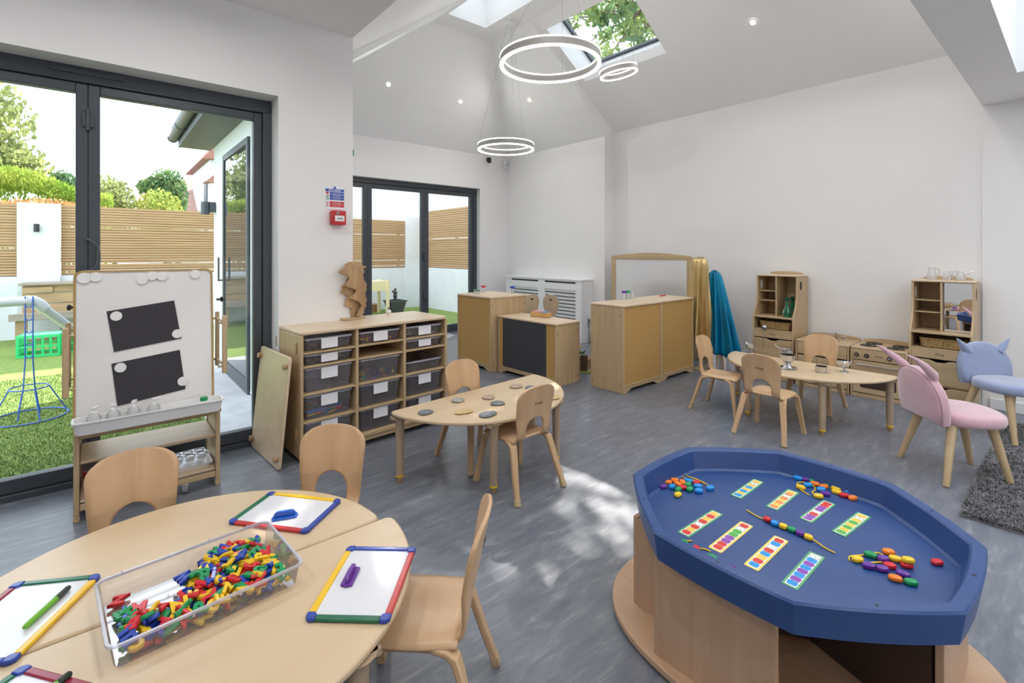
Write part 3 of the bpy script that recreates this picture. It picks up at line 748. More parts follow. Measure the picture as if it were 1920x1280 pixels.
# board leaning on the drawer unit
lp = T('leaning_wooden_panel', 'pale maple panel with four corner knobs leaning against the drawer unit', 'panel', (0.785, 3.335, 0.003), R(3.7))
PM = Matrix.Rotation(R(5.5), 4, 'Y')
g = G(); g.prism(rrect(-0.265, 0, 0.265, 0.665, 0.02), -0.009, 0.009, 'yz'); g.bm.transform(PM); g.done('panel', M_top, lp, bev=0.004)
for y in (-0.235, 0.235):
    for z in (0.06, 0.605):
        g = G(); g.cyl((-0.010, y, z), (-0.032, y, z), 0.014, 0.019); g.bm.transform(PM); g.done('knob', M_knob, lp, bev=0.003)

# ------------------------------------------------------------------ maple cabinets
def cabinet(name, label, cat_, loc, rz, w, d, h, group=None, chalk=False, cut=True):
    """front -Y carries the board; side panels, top with rounded edge, shaped plinth"""
    t = T(name, label, cat_, loc, rz, group)
    a = w/2; b_ = d/2
    for x0 in (-a, a-0.018):
        p = G().box(x0, -b_, 0.0, x0+0.018, b_, h-0.0205).done('side_panel', M_wz, t, bev=0.003)
        if x0 > 0 or True:
            xs = x0-0.003 if x0 < 0 else x0+0.018
            for y in (-b_+0.03, b_-0.03):
                for z in (0.07, h-0.10): G().box(xs, y-0.008, z-0.022, xs+0.003, y+0.008, z+0.022).done('wooden_pin', M_knob, p, bev=0.001)
    G().prism(rrect(-a-0.006, -b_-0.006, a+0.006, b_+0.006, 0.02), h-0.020, h).done('top_panel', M_top, t, bev=0.005)
    P = G().box(-a+0.0185, -b_+0.008, 0.075, a-0.0185, -b_+0.016, h-0.021).done('pin_board', M_tan, t, smooth=0)
    G().box(-a+0.0185, -b_+0.002, 0.065, a-0.0185, -b_+0.022, 0.0745).done('board_ledge', M_wx, t, bev=0.002)
    s_ = 0.10
    pl = [(-a+0.0185, 0), (-a+0.0185, 0.0645), (a-0.0185, 0.0645), (a-0.0185, 0), (a-0.07, 0), (a-0.08, 0.012), (a-0.11, 0.018), (a-0.125, 0.034), (-a+0.125, 0.034), (-a+0.11, 0.018), (-a+0.08, 0.012), (-a+0.07, 0)]
    G().prism(pl, -b_+0.006, -b_+0.020, 'xz').done('plinth', M_wx, t, bev=0.002)
    g = G(); g.box(-a+0.0185, -b_+0.03, 0.06, a-0.0185, b_-0.002, 0.078); g.box(-a+0.0185, -b_+0.03, h*0.5, a-0.0185, b_-0.002, h*0.5+0.016); g.done('inner_shelf', M_wx, t, smooth=0)
    if chalk: G().box(-a+0.075, -b_+0.003, 0.0755, a-0.135, -b_+0.0075, h-0.022).done('chalkboard', M_chalk, t, smooth=0)
    return t
cabinet('low_cabinet', 'tall tan-backed maple cabinet beside the far glass doors', 'cabinet', (3.462, 4.455, 0), R(-90), 0.64, 0.52, 0.81)
cabinet('low_cabinet', 'shorter maple cabinet with a chalkboard front', 'cabinet', (3.475, 3.690, 0), R(-88), 0.85, 0.355, 0.61, chalk=True)
cabinet('low_cabinet', 'left of the two tan-backed cabinets, its plain end towards the chalkboard', 'cabinet', (3.935, 2.900, 0), R(0.5), 0.625, 0.385, 0.81, 'pair of tan-backed cabinets')
cabinet('low_cabinet', 'right of the two tan-backed cabinets, beside the hanging capes', 'cabinet', (4.575, 2.915, 0), R(0.5), 0.625, 0.385, 0.81, 'pair of tan-backed cabinets')

# small things on the cabinets
def stamper(x, y, z, col, label, h=0.05, r=0.016, handle=False):
    t = T('play_bottle', label, 'bottle', (x, y, z))
    G().lathe([(r, 0), (r, h*0.7), (r*0.8, h*0.78)], n=14).done('bottle_body', M_jar, t)
    G().lathe([(r*1.1, h*0.78), (r*1.1, h*1.0), (r*0.9, h*1.04)], n=14).done('cap', MC[col], t)
    if handle:
        g = G(); g.cyl((-0.035, 0, h*1.02), (0.035, 0, h*1.02), 0.007, n=8); g.cyl((-0.035, 0, h*0.95), (-0.035, 0, h*1.12), 0.008, n=8); g.done('handle', MC[col], t)
stamper(3.35, 4.63, 0.811, 'green', 'small green-capped bottle at the left edge of the tall cabinet')
stamper(3.345, 4.545, 0.811, 'green', 'green-capped bottle beside the red one on the tall cabinet', 0.045)
stamper(3.50, 4.66, 0.811, 'red', 'red-handled bottle on top of the tall cabinet', 0.075, handle=True)
stamper(3.68, 4.33, 0.811, 'blue', 'blue-handled bottle at the back corner of the tall cabinet', 0.075, handle=True)
stamper(4.10, 3.055, 0.811, 'purple', 'dark-capped clear bottle on the left tan cabinet', 0.085, 0.022)
stamper(4.155, 3.045, 0.811, 'green', 'green-capped clear bottle on the left tan cabinet', 0.085, 0.022)
g = G(); g.lathe([(0.022, 0), (0.022, 0.07), (0.012, 0.08)], n=14)
tag(g.done('play_bottle', M_jar, loc=(4.225, 3.035, 0.811)), 'capless clear bottle beside the green-capped one', 'bottle')
tag(G().tube([(-0.06, 0, 0.006), (-0.02, 0.01, 0.008), (0.03, 0.0, 0.006), (0.06, 0.012, 0.008)], 0.006).done('red_strip', MC['red'], loc=(4.72, 2.99, 0.811)), 'red plastic strip lying on the right tan cabinet', 'toy')
bx = T('small_wooden_box', 'small yellow-brown wooden box of pink and blue cards on the chalkboard cabinet', 'box', (3.555, 3.72, 0.611), R(-80))
M_box = wood('yellow_pine', (0.66, 0.42, 0.17), (0.55, 0.33, 0.12), 'x')
g = G(); g.box(-0.10, -0.05, 0, 0.10, 0.05, 0.005)
g.box(-0.10, -0.05, 0, -0.093, 0.05, 0.05); g.box(0.093, -0.05, 0, 0.10, 0.05, 0.05); g.box(-0.093, -0.05, 0, 0.093, -0.043, 0.05); g.box(-0.093, 0.043, 0, 0.093, 0.05, 0.05)
g.done('box_body', M_box, bx, smooth=0)
MP = [mat('pink_card', (0.75, 0.4, 0.42), 0.7), mat('blue_card', (0.2, 0.35, 0.6), 0.7)]
random.seed(3)
for k in range(9):
    G().cbox((-0.08+k*0.02, 0, 0.036), (0.012, 0.07, 0.05), random.uniform(-.2, .2), 0, random.uniform(-.4, .4)).done('card', MP[k > 5], bx, bev=0.003)
# ------------------------------------------------------------------ easel trolley
EX0, EX1, EY = -0.105, 0.505, 3.12
ea = T('easel_trolley', 'wooden easel trolley on castors with a large whiteboard, in front of the glass doors', 'easel', (0.20, 3.28, 0))
def L_(x, y, z): return (x-0.20, y-3.28, z)
for x0 in (EX0, EX1-0.022):
    s_ = G().box(x0-0.20, -0.16, 0.0+0.03, x0-0.20+0.022, -0.135, 0.455).box(x0-0.20, 0.135, 0.03, x0-0.20+0.022, 0.16, 0.455).box(x0-0.20, -0.135, 0.03, x0-0.20+0.022, 0.135, 0.06).box(x0-0.20, -0.135, 0.42, x0-0.20+0.022, 0.135, 0.455)
    s_.done('side_frame', M_wz, ea, bev=0.004)
    G().box(x0-0.20+0.004, -0.1345, 0.0605, x0-0.20+0.016, 0.1345, 0.4195).done('side_panel', M_top, ea, smooth=0)
    for y in (-0.148,): G().box(x0-0.20-0.001, y-0.0125, 0.0, x0-0.20+0.023, y+0.0125, 0.0295).done('foot_block', M_wz, ea, bev=0.003)
for z, m_ in ((0.10, M_top), (0.285, M_wx)):
    G().box(EX0-0.20+0.023, -0.15, z-0.014, EX1-0.20-0.023, 0.15, z).done('shelf', m_, ea, bev=0.003)
for z in (0.05, 0.395):
    g = G(); g.box(EX0-0.20+0.023, -0.158, z, EX1-0.20-0.023, -0.138, z+0.03); g.done('front_rail', M_wx, ea, bev=0.003)
G().box(EX0-0.20+0.023, 0.14, 0.04, EX1-0.20-0.023, 0.156, 0.07).done('rear_rail', M_wx, ea, bev=0.003)
for x, y in ((0.34, 3.13), (0.02, 3.13), (0.40, 3.40), (0.0, 3.40)):
    c_ = G().cyl(L_(x-0.011, y, 0.021), L_(x+0.011, y, 0.021), 0.021, n=20).done('castor', M_grey, ea)
    G().box(x-0.20-0.017, y-3.28-0.013, 0.03, x-0.20+0.017, y-3.28+0.013, 0.052).done('fork', M_chrome, c_, bev=0.003)
# whiteboards on both sides, leaning together
TL = math.atan2(0.055, 0.70)
BM = Matrix.Translation((-0.015, -0.155, 0.46)) @ Matrix.Rotation(-TL, 4, 'X')
def onboard(x, z, d=0): return BM @ Vector((x-0.185, -d, z-0.46))
g = G(); g.prism(rrect(-0.288, 0.0, 0.288, 0.745, 0.03, 6), 0.002, 0.010, 'xz', BM); g.done('whiteboard', M_wb, ea, bev=0.001)
def frame_ring(w0, z0, z1, r, t, dd):
    o_ = rrect(-w0, z0, w0, z1, r, 6); i_ = rrect(-w0+t, z0+t, w0-t, z1-t, max(0.004, r-t*0.6), 6)
    g = G()
    g.rings([[BM @ Vector((p[0], y, p[1])) for p in q] for q, y in ((o_, -dd), (o_, 0.014), (i_, 0.014), (i_, -dd), (o_, -dd))], False, False)
    return g
M_gold = mat('golden_frame', (0.42, 0.27, 0.10), 0.4)
frame_ring(0.292, -0.004, 0.749, 0.034, 0.010, 0.002).done('board_frame', M_gold, ea, smooth=50)
B2 = Matrix.Scale(-1, 4, (0, 1, 0)) @ BM
g = G(); g.prism(rrect(-0.288, 0.0, 0.288, 0.745, 0.03, 6), 0.002, 0.010, 'xz', B2); g.done('rear_board', M_wb, ea, bev=0.001)
for x0 in (-0.288, 0.258):
    for M_ in (BM, B2):
        g = G(); g.box(x0+0.002, 0.011 if M_ is BM else 0.011, -0.03, x0+0.028, 0.028, 0.735, M_); g.done('stile', M_wz, ea, bev=0.003)
for sx, x0, x1, z0, z1 in ((-1, -0.345, -0.312, 0.60, 0.935), (1, 0.318, 0.345, 0.615, 0.94)):
    y = -0.15
    r_ = G().box(x0, y, z0, x0+0.024, y+0.024, z1).done('side_rail', M_wz, ea, bev=0.004)
    G().box(x0+0.002, y+0.24, z0, x0+0.024, y+0.262, z1).done('side_rail', M_wz, ea, bev=0.004)
    g = G()
    for z in (z0+0.04, z1-0.04):
        g.cyl((x0+0.01, y+0.012, z), (0.297*sx, y+0.012, z), 0.006, n=10); g.cyl((x0+0.01, y+0.252, z), (0.297*sx, y+0.252, z), 0.006, n=10)
        g.cyl((x0+0.012, y+0.02, z), (x0+0.012, y+0.245, z), 0.006, n=10)
    g.done('dowels', M_wx, r_)
    k_ = G().cyl((0.295*sx, -0.10, 1.03), (0.315*sx, -0.10, 1.03), 0.006, n=8); k_.ell((0.322*sx, -0.10, 1.03), (0.010, 0.016, 0.016), 8, 6); k_.done('clamp_knob', M_black, ea)
# long white trough
g = G(); g.rings([[Vector((p[0], p[1], z)) for p in rrect(-w_, -d_, w_, d_, 0.025)] for w_, d_, z in ((0.292, 0.048, 0), (0.302, 0.056, 0.058), (0.306, 0.060, 0.058), (0.306, 0.060, 0.050), (0.300, 0.052, 0.046))][:1] + [[Vector((p[0], p[1], z)) for p in rrect(-w_, -d_, w_, d_, 0.025)] for w_, d_, z in ((0.302, 0.056, 0.054), (0.308, 0.062, 0.055), (0.308, 0.062, 0.061), (0.298, 0.052, 0.061), (0.288, 0.044, 0.004))])
tr = tag(g.done('storage_trough', M_white, loc=(0.198, 3.055, 0.445), smooth=45), 'long white plastic trough of pump bottles at the foot of the whiteboard', 'tray')
G().box(-0.30, -0.225, 0.425, 0.30, -0.161, 0.4445).done('trough_ledge', M_wx, ea, bev=0.003)
nmb = ('leftmost of the four clear pump bottles in the white trough', 'second from left of the four clear pump bottles in the trough', 'third from left of the four pump bottles in the trough', 'rightmost of the four clear pump bottles in the trough')
for k, x in enumerate((-0.03, 0.042, 0.12, 0.20)):
    t = T('pump_bottle', nmb[k], 'bottle', (x, 3.05, 0.452), random.random()*2, 'clear pump bottles in the easel trough')
    G().lathe([(0.0, 0.0), (0.025, 0.0), (0.028, 0.006), (0.028, 0.060), (0.022, 0.070), (0.012, 0.074)], n=18, cap=False).done('bottle_body', M_jar, t)
    G().lathe([(0.014, 0.074), (0.014, 0.086), (0.006, 0.088), (0.006, 0.098)], n=14).done('collar', M_white, t)
    g = G(); g.box(-0.008, -0.010, 0.098, 0.034, 0.010, 0.107); g.done('pump_head', M_white, t, bev=0.003)
    if k == 0: 
        g = G(); g.lathe([(0.020, 0.002), (0.020, 0.012)], n=14); g.done('green_liquid', mat('green_liquid', (0.05, 0.30, 0.16), 0.3), t)
tag(G().lathe([(0.018, 0), (0.018, 0.016), (0.015, 0.019)], n=20).done('bottle_cap', MC['green'], loc=(0.418, 3.052, 0.503)), 'green round cap resting at the right end of the white trough', 'cap')
# magnets and sheets on the whiteboard
def place_on_board(o, x, z, rot=0, d=0.0):
    o.matrix_world = Matrix.Translation((0.20, 3.28, 0)) @ BM @ Matrix.Translation((x-0.185, -d, z-0.46)) @ Matrix.Rotation(rot, 4, 'Y')
def sheet(P, label, z_):
    cx_ = sum(p[0] for p in P)/4; cz_ = sum(p[1] for p in P)/4
    g = G(); g.prism([(p[0]-cx_, p[1]-cz_) for p in P], -0.001, 0.0, 'xz')
    place_on_board(tag(g.done('black_paper', M_paper, smooth=0), label, 'paper'), cx_, cz_, 0, 0.0005)
sheet([(0.018, 1.003), (0.297, 1.040), (0.327, 0.833), (0.046, 0.797)], 'upper of the two black paper sheets on the whiteboard', 0)
sheet([(0.036, 0.740), (0.320, 0.773), (0.344, 0.560), (0.059, 0.527)], 'lower of the two black paper sheets on the whiteboard', 0)
mag = (( -0.068, 1.172, 'large white disc magnet at the whiteboard top left corner'), (-0.024, 1.176, 'white disc magnet second from the top left corner of the whiteboard'),
       (0.160, 1.156, 'lowest of the three disc magnets at the middle of the board top'), (0.202, 1.175, 'middle of the three disc magnets at the top of the whiteboard'), (0.245, 1.171, 'right of the three disc magnets at the middle of the board top'),
       (0.393, 1.178, 'single white disc magnet at the top right of the whiteboard'), (0.055, 0.976, 'disc magnet on the left corner of the upper black sheet'), (0.310, 0.860, 'disc magnet on the right corner of the upper black sheet'),
       (0.071, 0.716, 'disc magnet on the left corner of the lower black sheet'), (0.332, 0.604, 'disc magnet on the right corner of the lower black sheet'))
for k, (x, z, lb) in enumerate(mag):
    o = tag(G().cyl((0, -0.0055, 0), (0, 0, 0), 0.024 if k else 0.027, n=28).done('disc_magnet', M_white, bev=0.0015), lb, 'magnet', 'white disc magnets on the whiteboard')
    place_on_board(o, x, z, 0, 0.0018 if k > 5 else 0.0)
# things on the trolley shelves
mt_ = T('muffin_tray', 'white six-cup tray standing on a shallow tray on the trolley shelf', 'baking tray', (0.375, 3.27, 0.122), R(4))
g = G(); g.prism(rrect(-0.085, -0.065, 0.085, 0.065, 0.012), 0.03, 0.034); g.done('tray_plate', M_binrim, mt_)
for i in range(3):
    for j in range(2): G().lathe([(0.024, 0.037), (0.027, 0.035), (0.026, 0.034), (0.018, 0.004), (0.0, 0.003)], (-0.056+i*0.056, -0.03+j*0.06, 0), 20, False).done('cup', M_white, mt_)
g = G(); g.rings([[Vector((p[0], p[1], z)) for p in rrect(-w_, -d_, w_, d_, 0.02)] for w_, d_, z in ((0.13, 0.10, 0), (0.14, 0.11, 0.022), (0.144, 0.114, 0.022), (0.137, 0.107, 0.020), (0.127, 0.097, 0.004))])
tag(g.done('shallow_tray', M_white, loc=(0.335, 3.27, 0.101)), 'shallow white plastic tray under the six-cup tray', 'tray')
rb = T('red_round_tub', 'red round tub with a clear lid on the lower trolley shelf', 'tub', (0.0, 3.26, 0.101))
G().lathe([(0.0, 0.0), (0.068, 0), (0.078, 0.10), (0.074, 0.10), (0.064, 0.005)], n=30, cap=False).done('tub_body', MC['red'], rb)
G().lathe([(0.0795, 0.100), (0.0795, 0.108), (0.0, 0.110)], n=30, cap=False).done('lid', M_binrim, rb)

# ------------------------------------------------------------------ play kitchen
def hutch(label, loc, mirror):
    t = T('play_dresser', label, 'play cupboard', loc, R(-90), 'wooden play dressers')
    w, d = 0.199, 0.19     # front at local y=-d
    side = [(-d, 0), (d, 0), (d, 1.045), (-d+0.10, 1.045), (-d+0.10, 0.86), (-d+0.085, 0.78), (-d+0.05, 0.71), (-d+0.012, 0.655), (-d, 0.61)]
    for x0 in (-w, w-0.016):
        p = G().prism(side, x0, x0+0.016, 'yz').done('side_panel', M_wz, t, bev=0.003)
        g = G(); xx = x0-0.0012 if x0 < 0 else x0+0.016
        for k in ([0] if x0 < 0 else [1]): pass
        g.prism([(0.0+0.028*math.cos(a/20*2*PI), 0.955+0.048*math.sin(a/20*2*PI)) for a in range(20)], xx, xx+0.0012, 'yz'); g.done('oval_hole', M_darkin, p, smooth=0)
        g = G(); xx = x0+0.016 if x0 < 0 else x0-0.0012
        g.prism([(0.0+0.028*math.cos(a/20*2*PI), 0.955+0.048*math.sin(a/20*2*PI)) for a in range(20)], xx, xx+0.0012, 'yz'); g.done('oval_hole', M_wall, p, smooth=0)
    wi = w-0.0165
    G().box(-wi, d-0.010, 0.05, wi, d-0.001, 1.04).done('back_panel', M_wz, t, smooth=0)
    G().prism(rrect(-w-0.004, -d+0.092, w+0.004, d+0.0, 0.02), 1.0455, 1.062).done('top_panel', M_top, t, bev=0.005)
    cr_ = [(-0.165, 1.0625)]+[(0.165*math.cos(R(a)), 1.0625+0.03*math.sin(R(a))**0.6) for a in range(170, 5, -15)]+[(0.165, 1.0625)]
    G().prism(cr_, d-0.016, d-0.002, 'xz').done('crest', M_wx, t, bev=0.003)
    G().box(-wi, -d+0.002, 0.620, wi, d-0.0105, 0.636).done('counter', M_wx, t, bev=0.003)
    G().box(-wi, -d+0.002, 0.488, wi, d-0.0105, 0.502).done('basket_shelf', M_wx, t, bev=0.002)
    for z in (0.785, 0.885): G().box(-wi, -d+0.12, z, -0.012, d-0.0105, z+0.008).done('small_shelf', M_wx, t, bev=0.001)
    G().box(-0.0115, -d+0.102, 0.6365, 0.0025, d-0.0105, 1.045).done('divider', M_wz, t, bev=0.002)
    if mirror: G().box(0.006, -d+0.150, 0.6375, wi-0.001, -d+0.156, 1.040).done('mirror', M_mirror, t, smooth=0)
    else: G().box(0.012, d-0.013, 0.6375, wi-0.004, d-0.0108, 0.668).done('white_skirting_strip', M_white, t, smooth=0)
    rl = G().box(-wi, -d+0.002, 0.418, wi, -d+0.016, 0.4875).done('front_rail', M_wx, t, bev=0.002)
    text('PVA', 0.032, 0.0006, 'lettering', M_darkin, rl, Matrix.Translation((0.0, -d+0.0018, 0.453)) @ Matrix.Rotation(R(90), 4, 'X'))
    def scoop(z0, z1): return [(-wi+0.002, z0), (wi-0.002, z0), (wi-0.002, z1), (0.07, z1), (0.05, z1-0.006), (0.025, z1-0.018), (-0.025, z1-0.018), (-0.05, z1-0.006), (-0.07, z1), (-wi+0.002, z1)]
    G().prism(scoop(0.205, 0.408), -d+0.0, -d+0.016, 'xz').done('door', M_wx, t, bev=0.003)
    G().prism(scoop(0.045, 0.188), -d+0.0, -d+0.016, 'xz').done('drawer', M_wx, t, bev=0.003)
    G().box(-wi, -d+0.004, 0.0, wi, -d+0.018, 0.035).done('plinth', M_wx, t, bev=0.002)
    G().box(-wi, -d+0.0165, 0.19, wi, d-0.0105, 0.203).done('inner_shelf', M_wx, t, smooth=0)
    return t
XK = 5.20+0.19
hutch('wooden play dresser with green bottles, beside the hanging capes', (XK+0.03, 2.052, 0), False)
hutch('wooden play dresser with a mirror and glass jugs on top, behind the pink chair', (XK+0.03, 0.757, 0), True)
M_wick = noisy('wicker', (0.26, 0.16, 0.06), (0.42, 0.28, 0.11), (90, 90, 60), 0.7, 3, 0.5, 1.0, 0.4, 0.6)
def basket(x, y, label):
    t = T('wicker_basket', label, 'basket', (x, y, 0.503), R(-90), 'wicker baskets in the play dressers')
    g = G(); n = 15
    rs = []
    for k in range(9):
        z = 0.004+0.066*k/8; s_ = 1+0.06*k/8 + (0.008 if k % 2 else -0.006)
        rs.append([Vector((p[0]*s_, p[1]*s_, z)) for p in rrect(-0.14, -0.09, 0.14, 0.09, 0.03)])
    ins = [[Vector((p[0]*0.97, p[1]*0.95, z)) for p in rrect(-0.14, -0.09, 0.14, 0.09, 0.03)] for z in (0.07, 0.008)]
    g.rings(rs+ins); g.done('woven_side', M_wick, t, smooth=25)
    G().tube([(p[0]*1.05, p[1]*1.05, 0.074) for p in rrect(-0.14, -0.09, 0.14, 0.09, 0.03)], 0.006, 6, closed=True).done('braided_rim', M_wick, t)
basket(5.35, 2.045, 'long wicker basket in the dresser beside the capes')
basket(5.35, 0.745, 'long wicker basket in the dresser under the mirror')
# sink and stove
def unit(name, label, cat_, loc, w):
    t = T(name, label, cat_, loc, R(-90)); a = w/2; d = 0.20; h = 0.43
    for x0 in (-a, a-0.015): G().box(x0, -d, 0, x0+0.015, d, h-0.0005).done('side_panel', M_wz, t, bev=0.002)
    G().box(-a+0.0155, d-0.012, 0.03, a-0.0155, d-0.002, h-0.001).done('back_panel', M_wz, t, smooth=0)
    G().prism(rrect(-a, -d-0.004, a, d, 0.012), h, h+0.016).done('worktop', M_wx, t, bev=0.004)
    G().prism([(-a+0.002, h+0.0165)]+[(-a+0.01+(w-0.02)*k/12, h+0.04+0.015*math.sin(PI*k/12)) for k in range(13)]+[(a-0.002, h+0.0165)], d-0.014, d-0.002, 'xz').done('splashback', M_wx, t, bev=0.002)
    G().box(-a+0.0155, -d+0.004, 0.0, a-0.0155, -d+0.016, 0.035).done('plinth', M_wx, t, bev=0.002)
    return t, a, d, h
st, a, d, h = unit('play_stove', 'wooden play stove with black rings and knobs', 'play stove', (5.385, 1.162, 0), 0.405)
fp = G().box(-a+0.016, -d+0.0, 0.335, a-0.016, -d+0.014, h-0.001).done('control_panel', M_wx, st, bev=0.002)
text('PVA', 0.030, 0.0006, 'lettering', M_darkin, fp, Matrix.Translation((0.01, -d-0.0002, 0.376)) @ Matrix.Rotation(R(90), 4, 'X'))
for x in (-0.155, -0.08, 0.085, 0.155):
    k_ = G().cyl((x, -d-0.0, 0.376), (x, -d-0.014, 0.376), 0.019, 0.016, n=20).done('knob', M_black, st)
    G().cyl((x, -d-0.0142, 0.376), (x, -d-0.016, 0.376), 0.010, n=16).done('knob_cap', M_chrome, k_)
for x, y in ((-0.10, -0.06), (-0.09, 0.09), (0.10, -0.07), (0.11, 0.08)):
    g = G(); g.torus((x, y, h+0.018), 0.060, 0.0045, 30, 6); g.torus((x, y, h+0.018), 0.022, 0.004, 20, 6); g.cyl((x-0.06, y, h+0.018), (x-0.02, y, h+0.018), 0.003, n=6); g.cyl((x+0.02, y, h+0.018), (x+0.06, y, h+0.018), 0.003, n=6)
    g.done('hob_ring', M_black, st)
dr = G().box(-a+0.018, -d, 0.042, a-0.018, -d+0.014, 0.328).done('oven_door', M_wx, st, bev=0.003)
G().prism(rrect(-0.13, 0.09, 0.13, 0.20, 0.015), -d-0.002, -d-0.0005, 'xz').done('oven_window', M_darkin, dr, smooth=0)
g = G(); g.cyl((-0.15, -d-0.022, 0.295), (0.15, -d-0.022, 0.295), 0.006, n=10); g.cyl((-0.145, -d-0.022, 0.295), (-0.145, -d+0.002, 0.295), 0.005, n=8); g.cyl((0.145, -d-0.022, 0.295), (0.145, -d+0.002, 0.295), 0.005, n=8)
g.done('handle', M_chrome, dr)
sk_, a, d, h = unit('play_sink', 'wooden play sink with chrome tap, between the dresser and the stove', 'play sink', (5.385, 1.598, 0), 0.445)
G().lathe([(0.115, h+0.0168), (0.118, h+0.020), (0.105, h+0.019), (0.09, h+0.017), (0.0, h+0.0168)], (-0.02, -0.03, 0), 30, False).done('basin', M_chrome, sk_)
G().box(-a+0.018, -d, 0.042, a-0.018, -d+0.014, 0.30).done('door', M_wx, sk_, bev=0.003)
G().box(-a+0.018, -d, 0.312, a-0.018, -d+0.014, h-0.001).done('front_rail', M_wx, sk_, bev=0.003)
g = G(); g.tube([(0.03, 0.13, h+0.016), (0.03, 0.13, h+0.06), (0.03, 0.11, h+0.075), (0.03, 0.05, h+0.072), (0.03, 0.03, h+0.055)], 0.007, 8)
for x in (-0.03, 0.09): g.cyl((x, 0.13, h+0.016), (x, 0.13, h+0.04), 0.008, n=8); g.cyl((x-0.02, 0.13, h+0.044), (x+0.02, 0.13, h+0.044), 0.006, n=8)
g.done('tap', M_chrome, sk_)
# green bottles in the first dresser, jugs on the second
for k, (y, z, lb) in enumerate(((1.915, 0, 'front green glass decanter in the dresser beside the capes'), (1.885, 0.0, 'rear green glass decanter standing behind the other one'))):
    t = T('green_decanter', lb, 'decanter', (5.335+0.105*k, 1.950-0.012*k, 0.637), 0, 'green glass decanters')
    G().lathe([(0.0, 0), (0.042, 0), (0.049, 0.024), (0.047, 0.048), (0.028, 0.09), (0.019, 0.12), (0.019, 0.155), (0.023, 0.16)], n=20, cap=False).done('bottle_body', M_ggl, t)
    G().lathe([(0.014, 0.155), (0.022, 0.175), (0.020, 0.195), (0.007, 0.203)], n=14).done('stopper', mat('dark_green_stopper', (0.0, 0.08, 0.05), 0.2), t)
def jug(y, x, h_, r, label, tilt=0):
    t = T('glass_jug', label, 'jug', (x, y, 1.0625), random.random()*6)
    G().lathe([(0.0, 0.002), (r, 0.0), (r*1.12, h_*0.3), (r*0.8, h_*0.65), (r*0.62, h_*0.8), (r*0.85, h_)], n=18, cap=False).done('jug_body', M_jar, t)
    g = G(); g.tube([(r*0.7, 0, h_*0.9), (r*1.5, 0, h_*0.85), (r*1.6, 0, h_*0.55), (r*1.1, 0, h_*0.35)], 0.0035, 6); g.done('handle', M_jar, t)
jug(0.835, 5.42, 0.105, 0.034, 'tallest clear jug on the mirror dresser, leftmost')
jug(0.735, 5.40, 0.075, 0.030, 'small clear jug in the middle on top of the mirror dresser')
jug(0.655, 5.42, 0.080, 0.032, 'clear jug on the right on top of the mirror dresser')
tag(G().tube([(0, 0.04, 0.004), (0, 0.0, 0.03), (0, -0.05, 0.075), (0, -0.06, 0.08)], 0.003).done('metal_spoon', M_chrome, loc=(5.40, 0.635, 1.0625)), 'thin metal spoon leaning beside the jugs on the mirror dresser', 'spoon')
# metal ladle at the first dresser
ld_ = T('steel_ladle', 'steel ladle hanging in front of the basket at the capes dresser', 'ladle', (5.225, 2.13, 0.52))
g = G(); g.ell((0, 0, 0), (0.018, 0.028, 0.026)); g.done('bowl', M_chrome, ld_)
g = G(); g.tube([(-0.012, 0.0, -0.02), (-0.022, 0.0, -0.10), (-0.023, 0.0, -0.22)], 0.003, 6); g.done('handle', M_chrome, ld_)

# metal ware on the second table
def goblet(x, y, rz, label):
    t = T('steel_sauce_boat', label, 'sauce boat', (x, y, 0.4005), rz)
    g = G(); g.lathe([(0.028, 0), (0.026, 0.006), (0.008, 0.014), (0.007, 0.028), (0.016, 0.036)], n=20); g.done('foot', M_chrome, t)
    g = G()
    rs = []
    for r, z in ((0.012, 0.034), (0.030, 0.042), (0.042, 0.058), (0.047, 0.074), (0.044, 0.074), (0.038, 0.058), (0.012, 0.042)):
        rs.append([Vector((r*math.cos(a)*1.0 + (0.028*(max(0, math.cos(a))**4)*(z-0.03)/0.04), r*math.sin(a)*0.8, z+(0.012*max(0, math.cos(a))**4 if r > 0.04 else 0))) for a in [2*PI*i/28 for i in range(28)]])
    g.rings(rs); g.done('bowl', M_chrome, t)
    g = G(); g.tube([(-0.04, 0, 0.07), (-0.065, 0, 0.075), (-0.07, 0, 0.055), (-0.04, 0, 0.05)], 0.003, 6); g.done('handle', M_chrome, t)
goblet(4.40, 1.905, R(60), 'steel sauce boat at the left end of the half-round table')
goblet(4.245, 1.155, R(150), 'steel sauce boat at the right of the half-round table')
cs = T('steel_bowl_stand', 'stack of steel footed bowl and pan on a round saucer, centre of the table', 'metal bowls', (4.045, 1.475, 0.4005))
G().lathe([(0.0, 0.0), (0.058, 0), (0.064, 0.006), (0.060, 0.010), (0.03, 0.010), (0.0, 0.010)], n=30, cap=False).done('saucer', M_chrome, cs)
G().lathe([(0.036, 0.010), (0.028, 0.02), (0.018, 0.032), (0.022, 0.044), (0.044, 0.062), (0.050, 0.085), (0.054, 0.106), (0.050, 0.106), (0.045, 0.085), (0.0, 0.07)], n=30, cap=False).done('footed_bowl', M_chrome, cs)
G().lathe([(0.0, 0.094), (0.036, 0.094), (0.042, 0.14), (0.044, 0.142), (0.040, 0.142), (0.033, 0.10), (0.0, 0.098)], (0.012, 0.012, 0), 26, False).done('small_pan', M_chrome, cs)
g = G(); g.strip([(0.02, 0.05, 0.138), (0.0, 0.075, 0.155), (-0.015, 0.09, 0.172)], 0.013, 0.004, (1, 0, 0)); g.done('pan_handle', M_chrome, cs, bev=0.001)
cp = T('steel_measuring_pot', 'small steel ribbed pot with an upright wire handle on the half-round table', 'pot', (4.11, 1.265, 0.4005))
